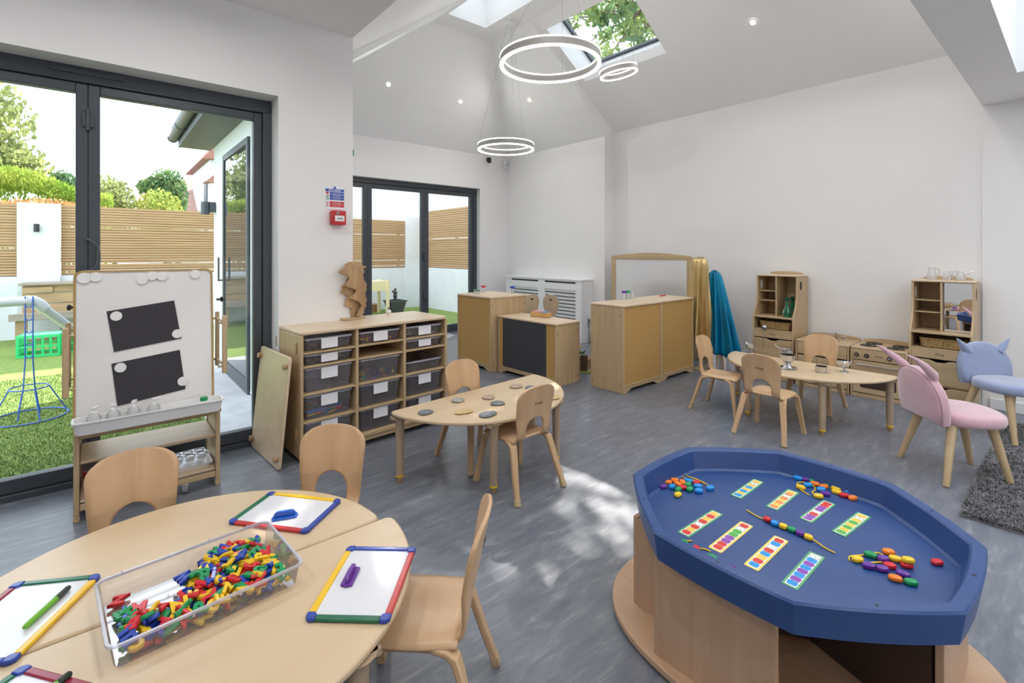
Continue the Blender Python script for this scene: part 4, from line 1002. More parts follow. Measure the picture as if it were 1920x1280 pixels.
G().lathe([(0.0, 0.0), (0.038, 0.0), (0.040, 0.004), (0.040, 0.040), (0.042, 0.044), (0.037, 0.044), (0.036, 0.006), (0.0, 0.006)], n=30, cap=False).done('pot_body', M_chrome, cp)
g = G(); g.cyl((0.0, 0.03, 0.03), (0.0, 0.03, 0.095), 0.0025, n=6); g.cyl((-0.01, 0.03, 0.095), (0.01, 0.03, 0.095), 0.003, n=6); g.tube([(0.0, -0.04, 0.036), (0.0, -0.058, 0.034), (0.0, -0.058, 0.014), (0.0, -0.04, 0.012)], 0.003, 6); g.done('handle', M_chrome, cp)

# ------------------------------------------------------------------ dressing-up frame with capes
df = T('dressing_up_mirror', 'large arched wooden frame with a mirror panel behind the tan cabinets', 'mirror', (5.36, 3.60, 0))
FW = 0.585
top_ = [(-FW, 1.20), (-FW, 1.245)] + [(-FW+2*FW*k/12, 1.245+0.045*math.sin(PI*k/12)) for k in range(1, 12)] + [(FW, 1.245), (FW, 1.20)]
dfM = Matrix.Rotation(R(-90), 4, 'Z')
g = G(); g.prism([(p[0], p[1]) for p in top_], -0.012, 0.012, 'xz', dfM); g.done('arched_top_rail', M_wy, df, bev=0.003)
for x0 in (-FW, FW-0.055): G().box(x0, -0.012, 0.0, x0+0.055, 0.012, 1.1995, dfM).done('stile', M_wz, df, bev=0.003)
G().box(-FW+0.0555, -0.012, 0.10, FW-0.0555, 0.012, 0.16, dfM).done('bottom_rail', M_wy, df, bev=0.003)
G().box(-FW+0.0555, -0.002, 0.1605, FW-0.0555, 0.004, 1.1995, dfM).done('acrylic_mirror', mat('soft_mirror', (0.86, 0.86, 0.87), 0.18, 0.45), df, smooth=0)
for x0 in (-FW-0.03, FW+0.004):
    for y0 in (0.016, 0.045, 0.074): G().box(x0, y0, 0.02, x0+0.026, y0+0.022, 1.235, dfM).done('hinged_wing', M_wz, df, bev=0.003)
rk = T('dressing_up_stand', 'slim wooden stand on which the shiny capes hang', 'clothes stand', (5.12, 2.66, 0))
G().prism(rrect(-0.14, -0.13, 0.14, 0.13, 0.03), 0, 0.02).done('base', M_wx, rk, bev=0.004)
G().box(-0.015, -0.02, 0.0205, 0.015, 0.02, 1.05).done('post', M_wz, rk, bev=0.004)
g = G(); g.cyl((-0.0155, 0, 1.02), (-0.06, 0, 1.04), 0.008); g.cyl((0, -0.0205, 0.98), (0, -0.05, 0.99), 0.008); g.done('pegs', M_knob, rk)
def cape(name, label, c, z0, z1, r0, r1, mt, nf, squash, lean=(0, 0), seed=1, ph=0, part=(0, 360)):
    random.seed(seed); phs = [random.uniform(-0.4, 0.4) for _ in range(40)]
    g = G(); nu, nv = 150, 26
    def f(u, v):
        a = R(part[0]+(part[1]-part[0])*u); t = v**0.8
        r = r0+(r1-r0)*t
        am = 0.22*t+0.09
        w = math.sin(nf*a+ph+phs[int(u*9) % 40]*2*v)+0.45*math.sin(nf*1.9*a+phs[3]+v*1.5)
        r *= 1+am*w
        z = z1+(z0-z1)*v+0.012*math.sin(nf*a*0.5+1)*t
        top = min(1, v/0.06); r *= 0.35+0.65*math.sqrt(top)
        return Vector((c[0]+lean[0]*t+r*math.cos(a)*squash, c[1]+lean[1]*t+r*math.sin(a), z))
    g.grid(f, nu, nv)
    return tag(g.done(name, mt, weld=0.0005, smooth=60, solid=0.0015), label, 'cape')
M_goldc = noisy('gold_lame', (0.66, 0.49, 0.25), (0.50, 0.34, 0.13), (9, 9, 3), 0.28, 5, 0.6, 1.0, metal=0.7)
M_bluec = noisy('blue_satin', (0.0, 0.24, 0.44), (0.0, 0.15, 0.30), (12, 12, 3), 0.28, 5, 0.4, 1.0, metal=0.45)
M_silv = mat('silver_lame', (0.75, 0.75, 0.80), 0.22, 0.9)
cape('gold_cape', 'shiny gold cape hanging beside the tan cabinets', (5.02, 2.72), 0.33, 1.245, 0.075, 0.125, M_goldc, 8, 0.6, (-0.02, 0.02), 2)
cape('blue_cape', 'metallic turquoise-blue cape hanging to the right of the gold cape', (5.10, 2.60), 0.20, 1.10, 0.05, 0.17, M_bluec, 8, 0.6, (-0.02, -0.06), 5)
cape('silver_underskirt', 'silver shiny fabric showing below the blue cape', (5.09, 2.56), 0.04, 0.34, 0.11, 0.13, M_silv, 7, 0.6, (-0.02, -0.02), 7)

# ------------------------------------------------------------------ radiator cover
rc = T('radiator_cover', 'white slatted radiator cover along the far right wall', 'radiator cover', (5.30, 5.43, 0))
y0, y1 = 4.595-5.43, 6.27-5.43; xf = 5.187-5.30
G().box(xf-0.012, y0-0.012, 0.880, 0.118, y1+0.012, 0.905).done('top_shelf', M_trim, rc, bev=0.003)
G().box(xf+0.0, y0, 0, 0.118, y0+0.018, 0.8795).done('side_panel', M_trim, rc, bev=0.002); G().box(xf, y1-0.018, 0, 0.118, y1, 0.8795).done('side_panel', M_trim, rc, bev=0.002)
yy = [y0+0.0185, 4.71-5.43, 5.345-5.43, 5.49-5.43, 6.14-5.43, y1-0.0185]
g = G(); g.box(xf, yy[0], 0.10, xf+0.018, yy[1], 0.8795); g.box(xf, yy[2], 0.10, xf+0.018, yy[3], 0.8795); g.box(xf, yy[4], 0.10, xf+0.018, yy[5], 0.8795)
for a, b_ in ((1, 2), (3, 4)):
    g.box(xf, yy[a], 0.74, xf+0.018, yy[b_], 0.838); g.box(xf, yy[a], 0.862, xf+0.018, yy[b_], 0.8795); g.box(xf, yy[a], 0.10, xf+0.018, yy[b_], 0.17)
g.done('front_frame', M_trim, rc, smooth=0)
G().box(xf-0.006, y0+0.005, 0.0, xf+0.012, y1-0.005, 0.0995).done('plinth', M_trim, rc, bev=0.003)
for a, b_ in ((1, 2), (3, 4)):
    g = G()
    for k in range(11): g.cbox((xf+0.016, (yy[a]+yy[b_])/2, 0.195+k*0.0525), (0.010, yy[b_]-yy[a]-0.001, 0.036), 0, 0, R(-10))
    g.done('slats', M_trim, rc, smooth=0)
G().box(xf+0.06, y0+0.05, 0.12, xf+0.10, y1-0.05, 0.86).done('radiator', mat('radiator_dark', (0.12, 0.12, 0.13), 0.5), rc, smooth=0)
rv = T('radiator_valve', 'chrome valve and pipe on the near end of the radiator cover', 'valve', (5.33, 4.575, 0.0))
g = G(); g.cyl((0, 0, 0), (0, 0, 0.26), 0.008); g.cyl((-0.03, 0, 0.27), (0.04, 0, 0.27), 0.013); g.cyl((0, 0, 0.26), (0, 0, 0.34), 0.015); g.done('valve_body', M_chrome, rv)
G().lathe([(0.017, 0.34), (0.02, 0.36), (0.016, 0.40)], n=12).done('valve_head', M_white, rv)
bxp = tag(G().box(-0.03, -0.05, 0, 0.03, 0.05, 0.14).done('pipe_boxing', M_trim, loc=(5.36, 4.50, 0), bev=0.004), 'small white boxing on the floor beside the radiator cover', 'pipe box')

# little chairs by the radiator
def balloon_chair(x, y, rz, label):
    t = T('nursery_chair', label, 'chair', (x, y, 0), rz, 'pale chairs at the radiator cover')
    prof = [(-0.045, 0.30), (-0.05, 0.42), (-0.065, 0.50), (-0.095, 0.58), (-0.105, 0.65), (-0.095, 0.71), (-0.06, 0.745), (0, 0.755), (0.06, 0.745), (0.095, 0.71), (0.105, 0.65), (0.095, 0.58), (0.065, 0.50), (0.05, 0.42), (0.045, 0.30)]
    hole = [(0.014*math.cos(a/12*2*PI)*1.4, 0.69+0.010*math.sin(a/12*2*PI)) for a in range(12)]
    M_ = Matrix.Translation((0, -0.12, 0.30)) @ Matrix.Rotation(R(8), 4, 'X') @ Matrix.Translation((0, 0, -0.30))
    o = G().prism(prof, -0.007, 0.007, 'xz', M_).done('backrest', M_top, t, bev=0.003)
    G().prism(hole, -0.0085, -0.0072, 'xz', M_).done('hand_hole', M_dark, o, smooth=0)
    G().prism(rrect(-0.15, -0.135, 0.15, 0.15, 0.05), 0.30, 0.315).done('seat', M_plyx, t, bev=0.004)
    for sx in (-1, 1):
        for sy in (-1, 1): G().cyl((sx*0.115, sy*0.105, 0.2995), (sx*0.145, sy*0.14, 0), 0.015, 0.012, n=12).done('leg', M_wz, t)
balloon_chair(4.335, 4.80, R(-22), 'pale chair whose rounded back shows just above the box, left one')
balloon_chair(4.53, 4.52, R(-52), 'pale chair with a rounded back, right one behind the chalkboard cabinet')

# toys on the floor between the cabinets
M_log = noisy('log_bark', (0.20, 0.13, 0.08), (0.10, 0.06, 0.04), (8, 8, 2), 0.8, 5, 0.4, 3)
wt = T('low_wooden_crate', 'low wooden tray of flowers and toys on the floor between the cabinets', 'tray', (4.10, 3.70, 0), R(20))
g = G(); g.box(-0.16, -0.12, 0, 0.16, 0.12, 0.01)
for a in ((-0.16, -0.12, 0.16, -0.11), (-0.16, 0.11, 0.16, 0.12), (-0.16, -0.11, -0.15, 0.11), (0.15, -0.11, 0.16, 0.11)): g.box(a[0], a[1], 0.01, a[2], a[3], 0.09)
g.done('crate_body', M_box, wt, smooth=0)
lg = T('log_post_toy', 'short wooden log on a green round base beside the tray', 'toy', (3.99, 3.50, 0))
G().lathe([(0.085, 0), (0.085, 0.008), (0.08, 0.012)], n=24).done('green_base', mat('olive_felt', (0.25, 0.28, 0.06), 0.9), lg)
G().lathe([(0.038, 0.012), (0.040, 0.18), (0.036, 0.185)], n=18).done('log', M_log, lg)
fl = T('toy_flowers', 'yellow and red artificial flowers with green leaves in the floor tray', 'flowers', (4.04, 3.66, 0.012), R(10))
random.seed(8); 
g = G(); [g.tube([(random.uniform(-.03, .03), random.uniform(-.03, .03), 0), (random.uniform(-.06, .06), random.uniform(-.06, .06), random.uniform(0.12, 0.24))], 0.003, 5) for k in range(10)]; g.done('stems', MC['green'], fl)
g = G(); [g.ell((random.uniform(-.09, .09), random.uniform(-.06, .06), random.uniform(0.06, 0.17)), (0.022, 0.010, 0.025), 8, 5, Euler((random.random()*3, random.random()*3, 0)).to_matrix()) for k in range(16)]; g.done('leaves', mat('toy_leaf', (0.03, 0.16, 0.04), 0.6), fl)
g = G(); [g.ell((random.uniform(-.03, .05), random.uniform(-.04, .04), 0.12+0.022*k), (0.020, 0.020, 0.012), 10, 6) for k in range(6)]; g.done('yellow_petals', MC['yellow'], fl)
g = G(); [g.ell((random.uniform(0, .08), random.uniform(-.05, .05), 0.11+0.02*k), (0.018, 0.018, 0.012), 10, 6) for k in range(3)]; g.done('red_petals', MC['red'], fl)
tag(G().cbox((0, 0, 0.05), (0.10, 0.07, 0.09), 0.4, 0.2, 0.2).done('paper_bag', M_white, loc=(4.17, 3.75, 0.02), bev=0.01), 'crumpled white paper bag in the floor tray', 'bag')
# ------------------------------------------------------------------ plush chairs
def plush(col, name, label, loc, face, ear):
    t = T(name, label, 'chair', loc, R(face-90))
    Mv = noisy(name+'_velvet', col, tuple(c*0.9 for c in col), (9, 9, 9), 0.85, 4, 0.1, 1.0, sheen=0.8)
    g = G(); rs = []
    def out(s_, z):
        return [Vector((0.198*s_*abs(math.cos(a))**0.85*(1 if math.cos(a) > 0 else -1), 0.012+(0.19*s_)*abs(math.sin(a))**0.85*(1 if math.sin(a) > 0 else -1), z)) for a in [2*PI*i/44 for i in range(44)]]
    for s_, z in ((0.90, 0.320), (0.97, 0.326), (1.0, 0.342), (1.0, 0.362), (0.975, 0.377), (0.90, 0.387), (0.7, 0.391), (0.3, 0.393)): rs.append(out(s_, z))
    g.rings(rs); g.done('seat', Mv, t, smooth=70)
    w = 0.19
    arch_ = [(-w*0.93, 0.325), (-w, 0.40)] + [(-w*math.cos(R(a)), 0.44+0.185*math.sin(R(a))) for a in range(0, 181, 12)] + [(w, 0.40), (w*0.93, 0.325)]
    g = G()
    cxz = (0, 0.45)
    def ins(k): return [(cxz[0]+(p[0]-cxz[0])*k, cxz[1]+(p[1]-cxz[1])*k) for p in arch_]
    BMx = Matrix.Translation((0, -0.175, 0.33)) @ Matrix.Rotation(R(7), 4, 'X') @ Matrix.Translation((0, 0, -0.33))
    g.rings([[BMx @ Vector((p[0], y-0.03*(1-(p[0]/w)**2)*0.6, p[1])) for p in ins(k)] for k, y in ((0.55, -0.022), (0.90, -0.021), (0.98, -0.014), (1.0, 0.0), (1.0, 0.020), (0.97, 0.034), (0.88, 0.042), (0.5, 0.046))])
    bk = g.done('backrest', Mv, t, smooth=70)
    Md = mat(name+'_piping', tuple(c*0.6 for c in col), 0.8)
    g = G(); g.tube([BMx @ Vector((p[0]*0.985, -0.012-0.03*(1-(p[0]/w)**2)*0.6, 0.45+(p[1]-0.45)*0.985)) for p in arch_], 0.003, 6); g.done('piping', Md, bk)
    for sx in (-1, 1):
        b0 = Vector((sx*0.112, -0.190, 0.550))
        if ear == 'long': pts = [b0, b0+Vector((sx*0.012, -0.012, 0.05)), b0+Vector((sx*0.03, -0.065, 0.10)), b0+Vector((sx*0.035, -0.115, 0.14)), b0+Vector((sx*0.03, -0.16, 0.165))]; rr_ = [0.020, 0.026, 0.020, 0.011, 0.003]
        else: pts = [b0, b0+Vector((sx*0.03, 0.0, 0.035)), b0+Vector((sx*0.065, 0.0, 0.075)), b0+Vector((sx*0.085, 0.0, 0.10))]; rr_ = [0.030, 0.027, 0.013, 0.002]
        g = G(); g.tube(pts, rr_, 14); g.done('ear', Mv, bk, smooth=70)
    for lx, ly_, fx, fy in ((-0.13, -0.11, -0.20, -0.185), (0.13, -0.11, 0.20, -0.185), (-0.11, 0.10, -0.145, 0.175), (0.11, 0.10, 0.145, 0.175)):
        g = G(); g.cyl((lx, ly_, 0.3195), (fx, fy, 0.0), 0.0245, 0.015, n=20); g.done('leg', M_wz, t, bev=0.002)
    return t
plush((0.60, 0.36, 0.42), 'plush_pink_chair', 'pink velvet chair with two long pointed ears and wooden legs', (3.835, 0.480, 0), -49, 'long')
plush((0.26, 0.31, 0.48), 'plush_blue_chair', 'pale blue velvet chair with cat-like ears, standing on the grey rug', (4.85, 0.33, 0.0125), -130, 'cat')

# ------------------------------------------------------------------ shaggy rug
rg = T('shaggy_rug', 'dark grey shaggy rug at the right under the blue chair', 'rug', (4.25, -0.35, 0))
M_rug = noisy('rug_pile', (0.10, 0.10, 0.105), (0.23, 0.225, 0.23), (14, 14, 14), 0.95, 4, 0, 1.0, 0.3, 0.7)
G().box(-1.03, -0.74, 0.001, 1.03, 0.74, 0.009).done('rug_backing', M_rug, rg, smooth=0)
random.seed(21); g = G()
for i in range(42000):
    if i < 30000: x = -1.03+1.15*random.random(); y = 0.74-0.75*random.random()
    else: x = random.uniform(-1.03, 1.03); y = random.uniform(-0.74, 0.74)
    a = random.random()*2*PI; l = random.uniform(0.014, 0.030); h_ = random.uniform(0.010, 0.024); w = 0.0028
    dx, dy = math.cos(a), math.sin(a)
    p = Vector((x, y, 0.008)); q = Vector((x+dx*l, y+dy*l, 0.008+h_))
    s_ = Vector((-dy, dx, 0))*w
    m_ = (p+q)/2+Vector((0, 0, 0.006))
    v = [g.bm.verts.new(c) for c in (p-s_, p+s_, m_+s_*0.8, m_-s_*0.8, q)]
    g._f([v[0], v[1], v[2], v[3]]); g._f([v[3], v[2], v[4]])
o = g.done('rug_pile', M_rug, rg, smooth=0, norm=False); o['kind'] = 'stuff'

# ------------------------------------------------------------------ tuff tray on its stand
TC = (1.73, 0.64)
stn = T('tray_stand', 'low beech-effect stand carrying the blue activity tray', 'stand', (TC[0], TC[1], 0))
bp_ = [(0.03+0.47*abs(math.cos(a))**0.75*(1 if math.cos(a) > 0 else -1), 0.01+0.56*abs(math.sin(a))**0.75*(1 if math.sin(a) > 0 else -1)) for a in [2*PI*i/64 for i in range(64)]]
G().prism(bp_, 0.012, 0.034).done('base_board', M_beechx, stn, bev=0.003)
for x in (-0.3, 0.3):
    for y in (-0.35, 0.35): G().cyl((x, y, 0), (x, y, 0.0115), 0.02).done('glide', M_black, stn)
TB = 0.345
for b_ in ((-0.400, -0.125, -0.382, 0.235), (0.382, -0.235, 0.400, 0.125), (-0.26, 0.395, 0.12, 0.413), (-0.10, -0.413, 0.30, -0.395)):
    G().box(b_[0], b_[1], 0.0345, b_[2], b_[3], TB).done('outer_panel', M_beech, stn, bev=0.001)
for (xa_, ya_), (xb_, yb_) in (((-0.381, 0.23), (-0.04, 0.06)), ((-0.04, 0.06), (0.10, 0.394)), ((0.381, -0.22), (0.04, -0.06)), ((0.04, -0.06), (-0.08, -0.394)), ((-0.04, 0.06), (0.04, -0.06)), ((-0.381, -0.12), (-0.30, -0.05)), ((-0.26, 0.394), (-0.26, 0.20))):
    d = Vector((xb_-xa_, yb_-ya_, 0)); l = d.length; a = math.atan2(d.y, d.x)
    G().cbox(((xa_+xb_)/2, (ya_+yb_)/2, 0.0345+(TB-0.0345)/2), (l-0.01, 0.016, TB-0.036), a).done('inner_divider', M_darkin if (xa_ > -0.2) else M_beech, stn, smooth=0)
G().prism([(p[0]*0.78, p[1]*0.70) for p in bp_], TB+0.0005, TB+0.016).done('tray_support', M_beech, stn, smooth=0)
g = G()
def octo(Rr, z, bulge=0.012):
    P = []
    for k in range(8):
        a0 = R(22.5+45*k); a1 = R(67.5+45*k)
        p0 = Vector((Rr*math.cos(a0), Rr*math.sin(a0))); p1 = Vector((Rr*math.cos(a1), Rr*math.sin(a1)))
        n_ = ((p0+p1)/2).normalized()
        for j in range(8):
            u = j/8; q = p0.lerp(p1, u)+n_*bulge*4*u*(1-u)*(Rr/0.5); P.append(Vector((q.x, q.y, z)))
    return P
TZ = 0.460
g.rings([octo(0.487, TZ-0.085), octo(0.490, TZ-0.086), octo(0.501, TZ-0.02), octo(0.503, TZ-0.006), octo(0.498, TZ), octo(0.470, TZ), octo(0.464, TZ-0.005), octo(0.450, TZ-0.055), octo(0.445, TZ-0.070), octo(0.436, TZ-0.0765), octo(0.2, TZ-0.0775)], False, True)
tt = tag(g.done('activity_tray', M_tray, loc=(TC[0], TC[1], 0), smooth=28), 'large octagonal blue plastic tray of beads and cards, right foreground', 'tray')
for k in range(8):
    a = R(45*k)
    if k % 2 == 1 or True:
        r_ = 0.465; G().cyl((r_*math.cos(a)*0.985, r_*math.sin(a)*0.985, TZ-0.001), (r_*math.cos(a)*0.985, r_*math.sin(a)*0.985, TZ+0.0006), 0.0045, n=12).done('drain_hole', M_black, tt, smooth=0)
TF = TZ-0.0774
# pattern cards
M_cb = {'green': mat('card_green_edge', (0.10, 0.36, 0.16), 0.3), 'yellow': mat('card_yellow_edge', (0.85, 0.62, 0.12), 0.3)}
M_cw = mat('laminated_white', (0.85, 0.87, 0.83), 0.25)
M_cc = {'r': mat('print_red', (0.66, 0.04, 0.03), 0.3), 'y': mat('print_yellow', (0.86, 0.55, 0.08), 0.3), 'b': mat('print_blue', (0.01, 0.28, 0.70), 0.3), 'p': mat('print_purple', (0.26, 0.06, 0.42), 0.3), 'g': mat('print_green', (0.08, 0.42, 0.06), 0.3), 'o': mat('print_orange', (0.82, 0.25, 0.06), 0.3)}
order = ['r', 'y', 'b', 'p', 'g', 'o']
card_mats = lambda e_: [M_cb[e_], M_cw]+[M_cc[k] for k in order]+[M_black]
def card(x0, x1, y, edge, seq, label, rot=0):
    l = x1-x0; w = 0.042; g = G()
    g.m(0).prism(rrect(-l/2, -w/2, l/2, w/2, 0.005 if edge == 'yellow' else 0.002), 0, 0.0008)
    g.m(1).prism(rrect(-l/2+0.006, -w/2+0.006, l/2-0.006, w/2-0.006, 0.003), 0.0008, 0.0011)
    n = len(seq); st_ = (l-0.018)/n
    for i, c in enumerate(seq):
        cx_ = -l/2+0.009+st_*(i+0.5)
        if c == '.':
            g.m(8)
            P = rrect(cx_-st_*0.44, -0.012, cx_+st_*0.44, 0.012, 0.005)
            g.tube([(p[0], p[1], 0.0012) for p in P], 0.0005, 4, closed=True)
            g.tube([(cx_-0.004, -0.004, 0.0012), (cx_+0.001, -0.003, 0.0012), (cx_-0.001, 0.001, 0.0012), (cx_+0.004, 0.003, 0.0012)], 0.0006, 4)
        else: g.m(2+order.index(c)).prism(rrect(cx_-st_*0.47, -0.013, cx_+st_*0.47, 0.013, 0.006), 0.0011, 0.0014)
    tag(g.done('pattern_card', card_mats(edge), loc=((x0+x1)/2, y, TF+0.0004), rot=(0, 0, rot), smooth=0), label, 'card', 'bead pattern cards in the blue tray')
card(1.437, 1.655, 0.835, 'green', 'ryr.ryry', 'green-edged card of red and yellow blocks, nearest the left rim of the tray', -0.03)
card(1.437, 1.660, 0.732, 'yellow', 'rrppgg.r', 'yellow-edged card of red, purple and green blocks')
card(1.437, 1.660, 0.623, 'yellow', 'brybr.br', 'yellow-edged card of blue, red and yellow blocks')
card(1.437, 1.655, 0.520, 'green', 'bpbpbpb.', 'green-edged card alternating blue and purple blocks')
card(1.810, 2.010, 0.840, 'green', 'bybyby.y', 'green-edged card alternating blue and yellow blocks')
card(1.826, 2.024, 0.718, 'green', 'oyoyo.oy', 'green-edged card alternating orange and yellow blocks', -0.01)
card(1.832, 2.034, 0.606, 'green', 'ppr.pprr', 'green-edged card of purple and red blocks', -0.06)
card(1.825, 2.032, 0.503, 'green', 'gygygy.y', 'green-edged card alternating green and yellow blocks', -0.1)
# beads
bead_me = {}
def bead(x, y, col, label, rz=0, z=0.0, grp='loose lacing beads in the blue tray'):
    if col not in bead_me:
        g = G()
        P = [(-0.017, -0.004), (-0.017, 0.004), (-0.010, 0.0105), (0.010, 0.0105), (0.017, 0.004), (0.017, -0.004), (0.010, -0.0105), (-0.010, -0.0105)]
        g.rings([[Vector((p[0]*k, p[1]*k, z_)) for p in P] for k, z_ in ((0.78, 0), (1, 0.004), (1, 0.010), (0.78, 0.014))])
        o = g.done('lacing_bead', MC[col], bev=0.002, smooth=40); bead_me[col] = o
    else: o = bead_me[col].copy(); COL.objects.link(o)
    o.location = (x, y, TF+0.0005+z); o.rotation_euler = (0, 0, rz)
    tag(o, label, 'bead', grp); return o
random.seed(6)
for x, y, c, lb in ((1.706, 1.061, 'orange', 'leftmost'), (1.742, 1.052, 'orange', 'rearmost'), (1.723, 1.027, 'orange', 'front'), (1.751, 1.022, 'orange', 'rightmost')): bead(x, y, c, lb+' orange bead of the cluster at the left corner of the tray', random.random()*3)
for x, y, c, lb in ((1.779, 1.014, 'sky', 'blue bead at the back of the left cluster, by the yellow lace'), (1.789, 0.985, 'red', 'red bead under the yellow lace in the left cluster'), (1.661, 1.054, 'purple', 'only purple bead of the left cluster, at its left end'),
                    (1.687, 1.030, 'sky', 'blue bead beside the purple one in the left cluster'), (1.712, 0.999, 'red', 'red bead in the middle of the left cluster'), (1.750, 0.998, 'green', 'upper right green bead of the left cluster'),
                    (1.766, 0.967, 'sky', 'blue bead right of the green ones in the left cluster'), (1.684, 1.002, 'green', 'lower left green bead of the left cluster'), (1.721, 0.975, 'green', 'middle green bead of the left cluster'),
                    (1.735, 0.946, 'sky', 'blue bead at the lower right edge of the left cluster'), (1.789, 0.929, 'sky', 'single blue bead on the end of the left yellow lace'), (1.648, 0.982, 'yellow', 'only yellow bead of the left cluster, nearest us')): bead(x, y, c, lb, random.uniform(-1.2, 0.4))
for x, y, c, lb in ((2.137, 0.741, 'sky', 'blue bead at the left end of the far cluster'), (2.148, 0.717, 'purple', 'purple bead at the back of the far cluster'), (2.160, 0.694, 'green', 'leftmost green bead of the far cluster'),
                    (2.168, 0.668, 'sky', 'blue bead between two green ones in the far cluster'), (2.164, 0.642, 'green', 'middle green bead of the far cluster'), (2.180, 0.618, 'green', 'rightmost green bead of the far cluster'),
                    (2.105, 0.694, 'sky', 'blue bead inside the loop of the far yellow lace'), (2.135, 0.680, 'orange', 'upper left orange bead of the far cluster'), (2.062, 0.705, 'yellow', 'yellow bead on the left of the far lace loop'),
                    (2.137, 0.649, 'orange', 'middle orange bead of the far cluster'), (2.104, 0.648, 'sky', 'blue bead below the middle orange one'), (2.078, 0.627, 'purple', 'lower purple bead of the far cluster'),
                    (2.151, 0.613, 'yellow', 'upper yellow bead of the far cluster'), (2.125, 0.603, 'yellow', 'lower yellow bead of the far cluster'), (2.118, 0.577, 'red', 'only red bead of the far cluster'),
                    (2.161, 0.573, 'sky', 'blue bead at the right end of the far cluster'), (2.119, 0.550, 'orange', 'orange bead at the right end of the far cluster'), (2.038, 0.637, 'yellow', 'yellow bead threaded on the far lace end')): bead(x, y, c, lb, random.uniform(-1.6, -0.4))
for x, y, c, lb in ((1.763, 0.412, 'green', 'green bead inside the right lace loop'), (1.822, 0.381, 'orange', 'upper orange bead of the right cluster'), (1.796, 0.359, 'yellow', 'yellow bead beside the upper orange one on the right'),
                    (1.768, 0.383, 'purple', 'uppermost purple bead of the right cluster'), (1.707, 0.431, 'yellow', 'yellow bead on the right-hand lace'), (1.697, 0.401, 'purple', 'leftmost purple bead of the right cluster'),
                    (1.711, 0.372, 'purple', 'middle purple bead of the right cluster'), (1.744, 0.362, 'red', 'red bead in the middle of the right cluster'), (1.785, 0.330, 'red', 'red bead lying under a yellow one in the right cluster'),
                    (1.869, 0.276, 'red', 'lone red bead near the right rim of the tray'), (1.727, 0.328, 'purple', 'purple bead nearest the two front beads on the right'), (1.688, 0.338, 'orange', 'orange bead nearest us in the right cluster'), (1.701, 0.306, 'green', 'green bead nearest us in the right cluster')): bead(x, y, c, lb, random.uniform(-1.4, -0.6))
bead(1.788, 0.328, 'yellow', 'yellow bead stacked on a red one in the right cluster', -0.9, 0.0145)
for x, y, c, lb in ((1.388, 0.805, 'green', 'green bead by the near left wall of the tray'), (1.386, 0.715, 'green', 'second green bead by the near wall of the tray'), (1.386, 0.765, 'red', 'red bead between two green ones by the near wall'), (1.378, 0.655, 'purple', 'purple bead against the near wall of the tray')): bead(x, y, c, lb, random.random()*3)
sb = [(1.728, 0.694, 'red'), (1.722, 0.668, 'sky'), (1.7245, 0.642, 'yellow'), (1.7255, 0.617, 'green'), (1.7235, 0.592, 'purple'), (1.7205, 0.566, 'yellow')]
for k, (x, y, c) in enumerate(sb):
    o = bead(x, y, c, {'red': 'red', 'sky': 'blue', 'green': 'green', 'purple': 'purple', 'yellow': 'yellow'}[c]+(' bead threaded on the straight lace' if c != 'yellow' else (' bead third from the left on the straight lace' if k == 2 else ' bead at the right end of the straight lace')), -PI/2+0.1, 0, 'beads threaded on the straight yellow lace'); o.scale = (0.76, 1.0, 1.0)
def lace(pts, label):
    P = []
    pts = [Vector((p[0], p[1], TF+0.003+(p[2] if len(p) > 2 else 0))) for p in pts]
    for i in range(len(pts)-1):
        p0 = pts[max(i-1, 0)]; p1 = pts[i]; p2 = pts[i+1]; p3 = pts[min(i+2, len(pts)-1)]
        for k in range(5):
            t = k/5; P.append(0.5*((2*p1)+(p2-p0)*t+(2*p0-5*p1+4*p2-p3)*t*t+(3*p1-p0-3*p2+p3)*t**3))
    P.append(pts[-1])
    tag(G().tube(P, 0.0021, 7).done('yellow_lace', MC['yellow']), label, 'lace', 'yellow threading laces in the blue tray')
lace([(1.743, 0.770), (1.731, 0.735), (1.728, 0.712), (1.728, 0.694, .004), (1.7245, 0.64, .004), (1.7225, 0.59, .004), (1.719, 0.555, .004), (1.705, 0.515), (1.700, 0.487)], 'straight yellow lace threaded with six beads across the tray')
lace([(1.800, 0.925), (1.815, 0.955), (1.822, 0.985), (1.805, 1.01), (1.80, 1.05), (1.815, 1.075), (1.832, 1.07), (1.822, 1.04), (1.825, 1.00), (1.815, 0.965)], 'yellow lace folded beside the left bead cluster')
lace([(2.030, 0.664), (2.05, 0.70), (2.095, 0.73), (2.125, 0.715), (2.12, 0.68), (2.09, 0.665), (2.06, 0.665), (2.042, 0.645)], 'yellow lace looped around a blue bead in the far cluster')
lace([(1.690, 0.447), (1.715, 0.452), (1.750, 0.430), (1.785, 0.415), (1.800, 0.395), (1.775, 0.372, .0), (1.745, 0.390), (1.715, 0.410)], 'yellow lace looped around a green bead in the right cluster')
lace([(1.385, 0.83), (1.41, 0.812), (1.425, 0.80)], 'short end of yellow lace by the near left wall of the tray')
lace([(1.40, 0.775), (1.415, 0.752), (1.418, 0.735)], 'second short end of yellow lace by the near wall of the tray')

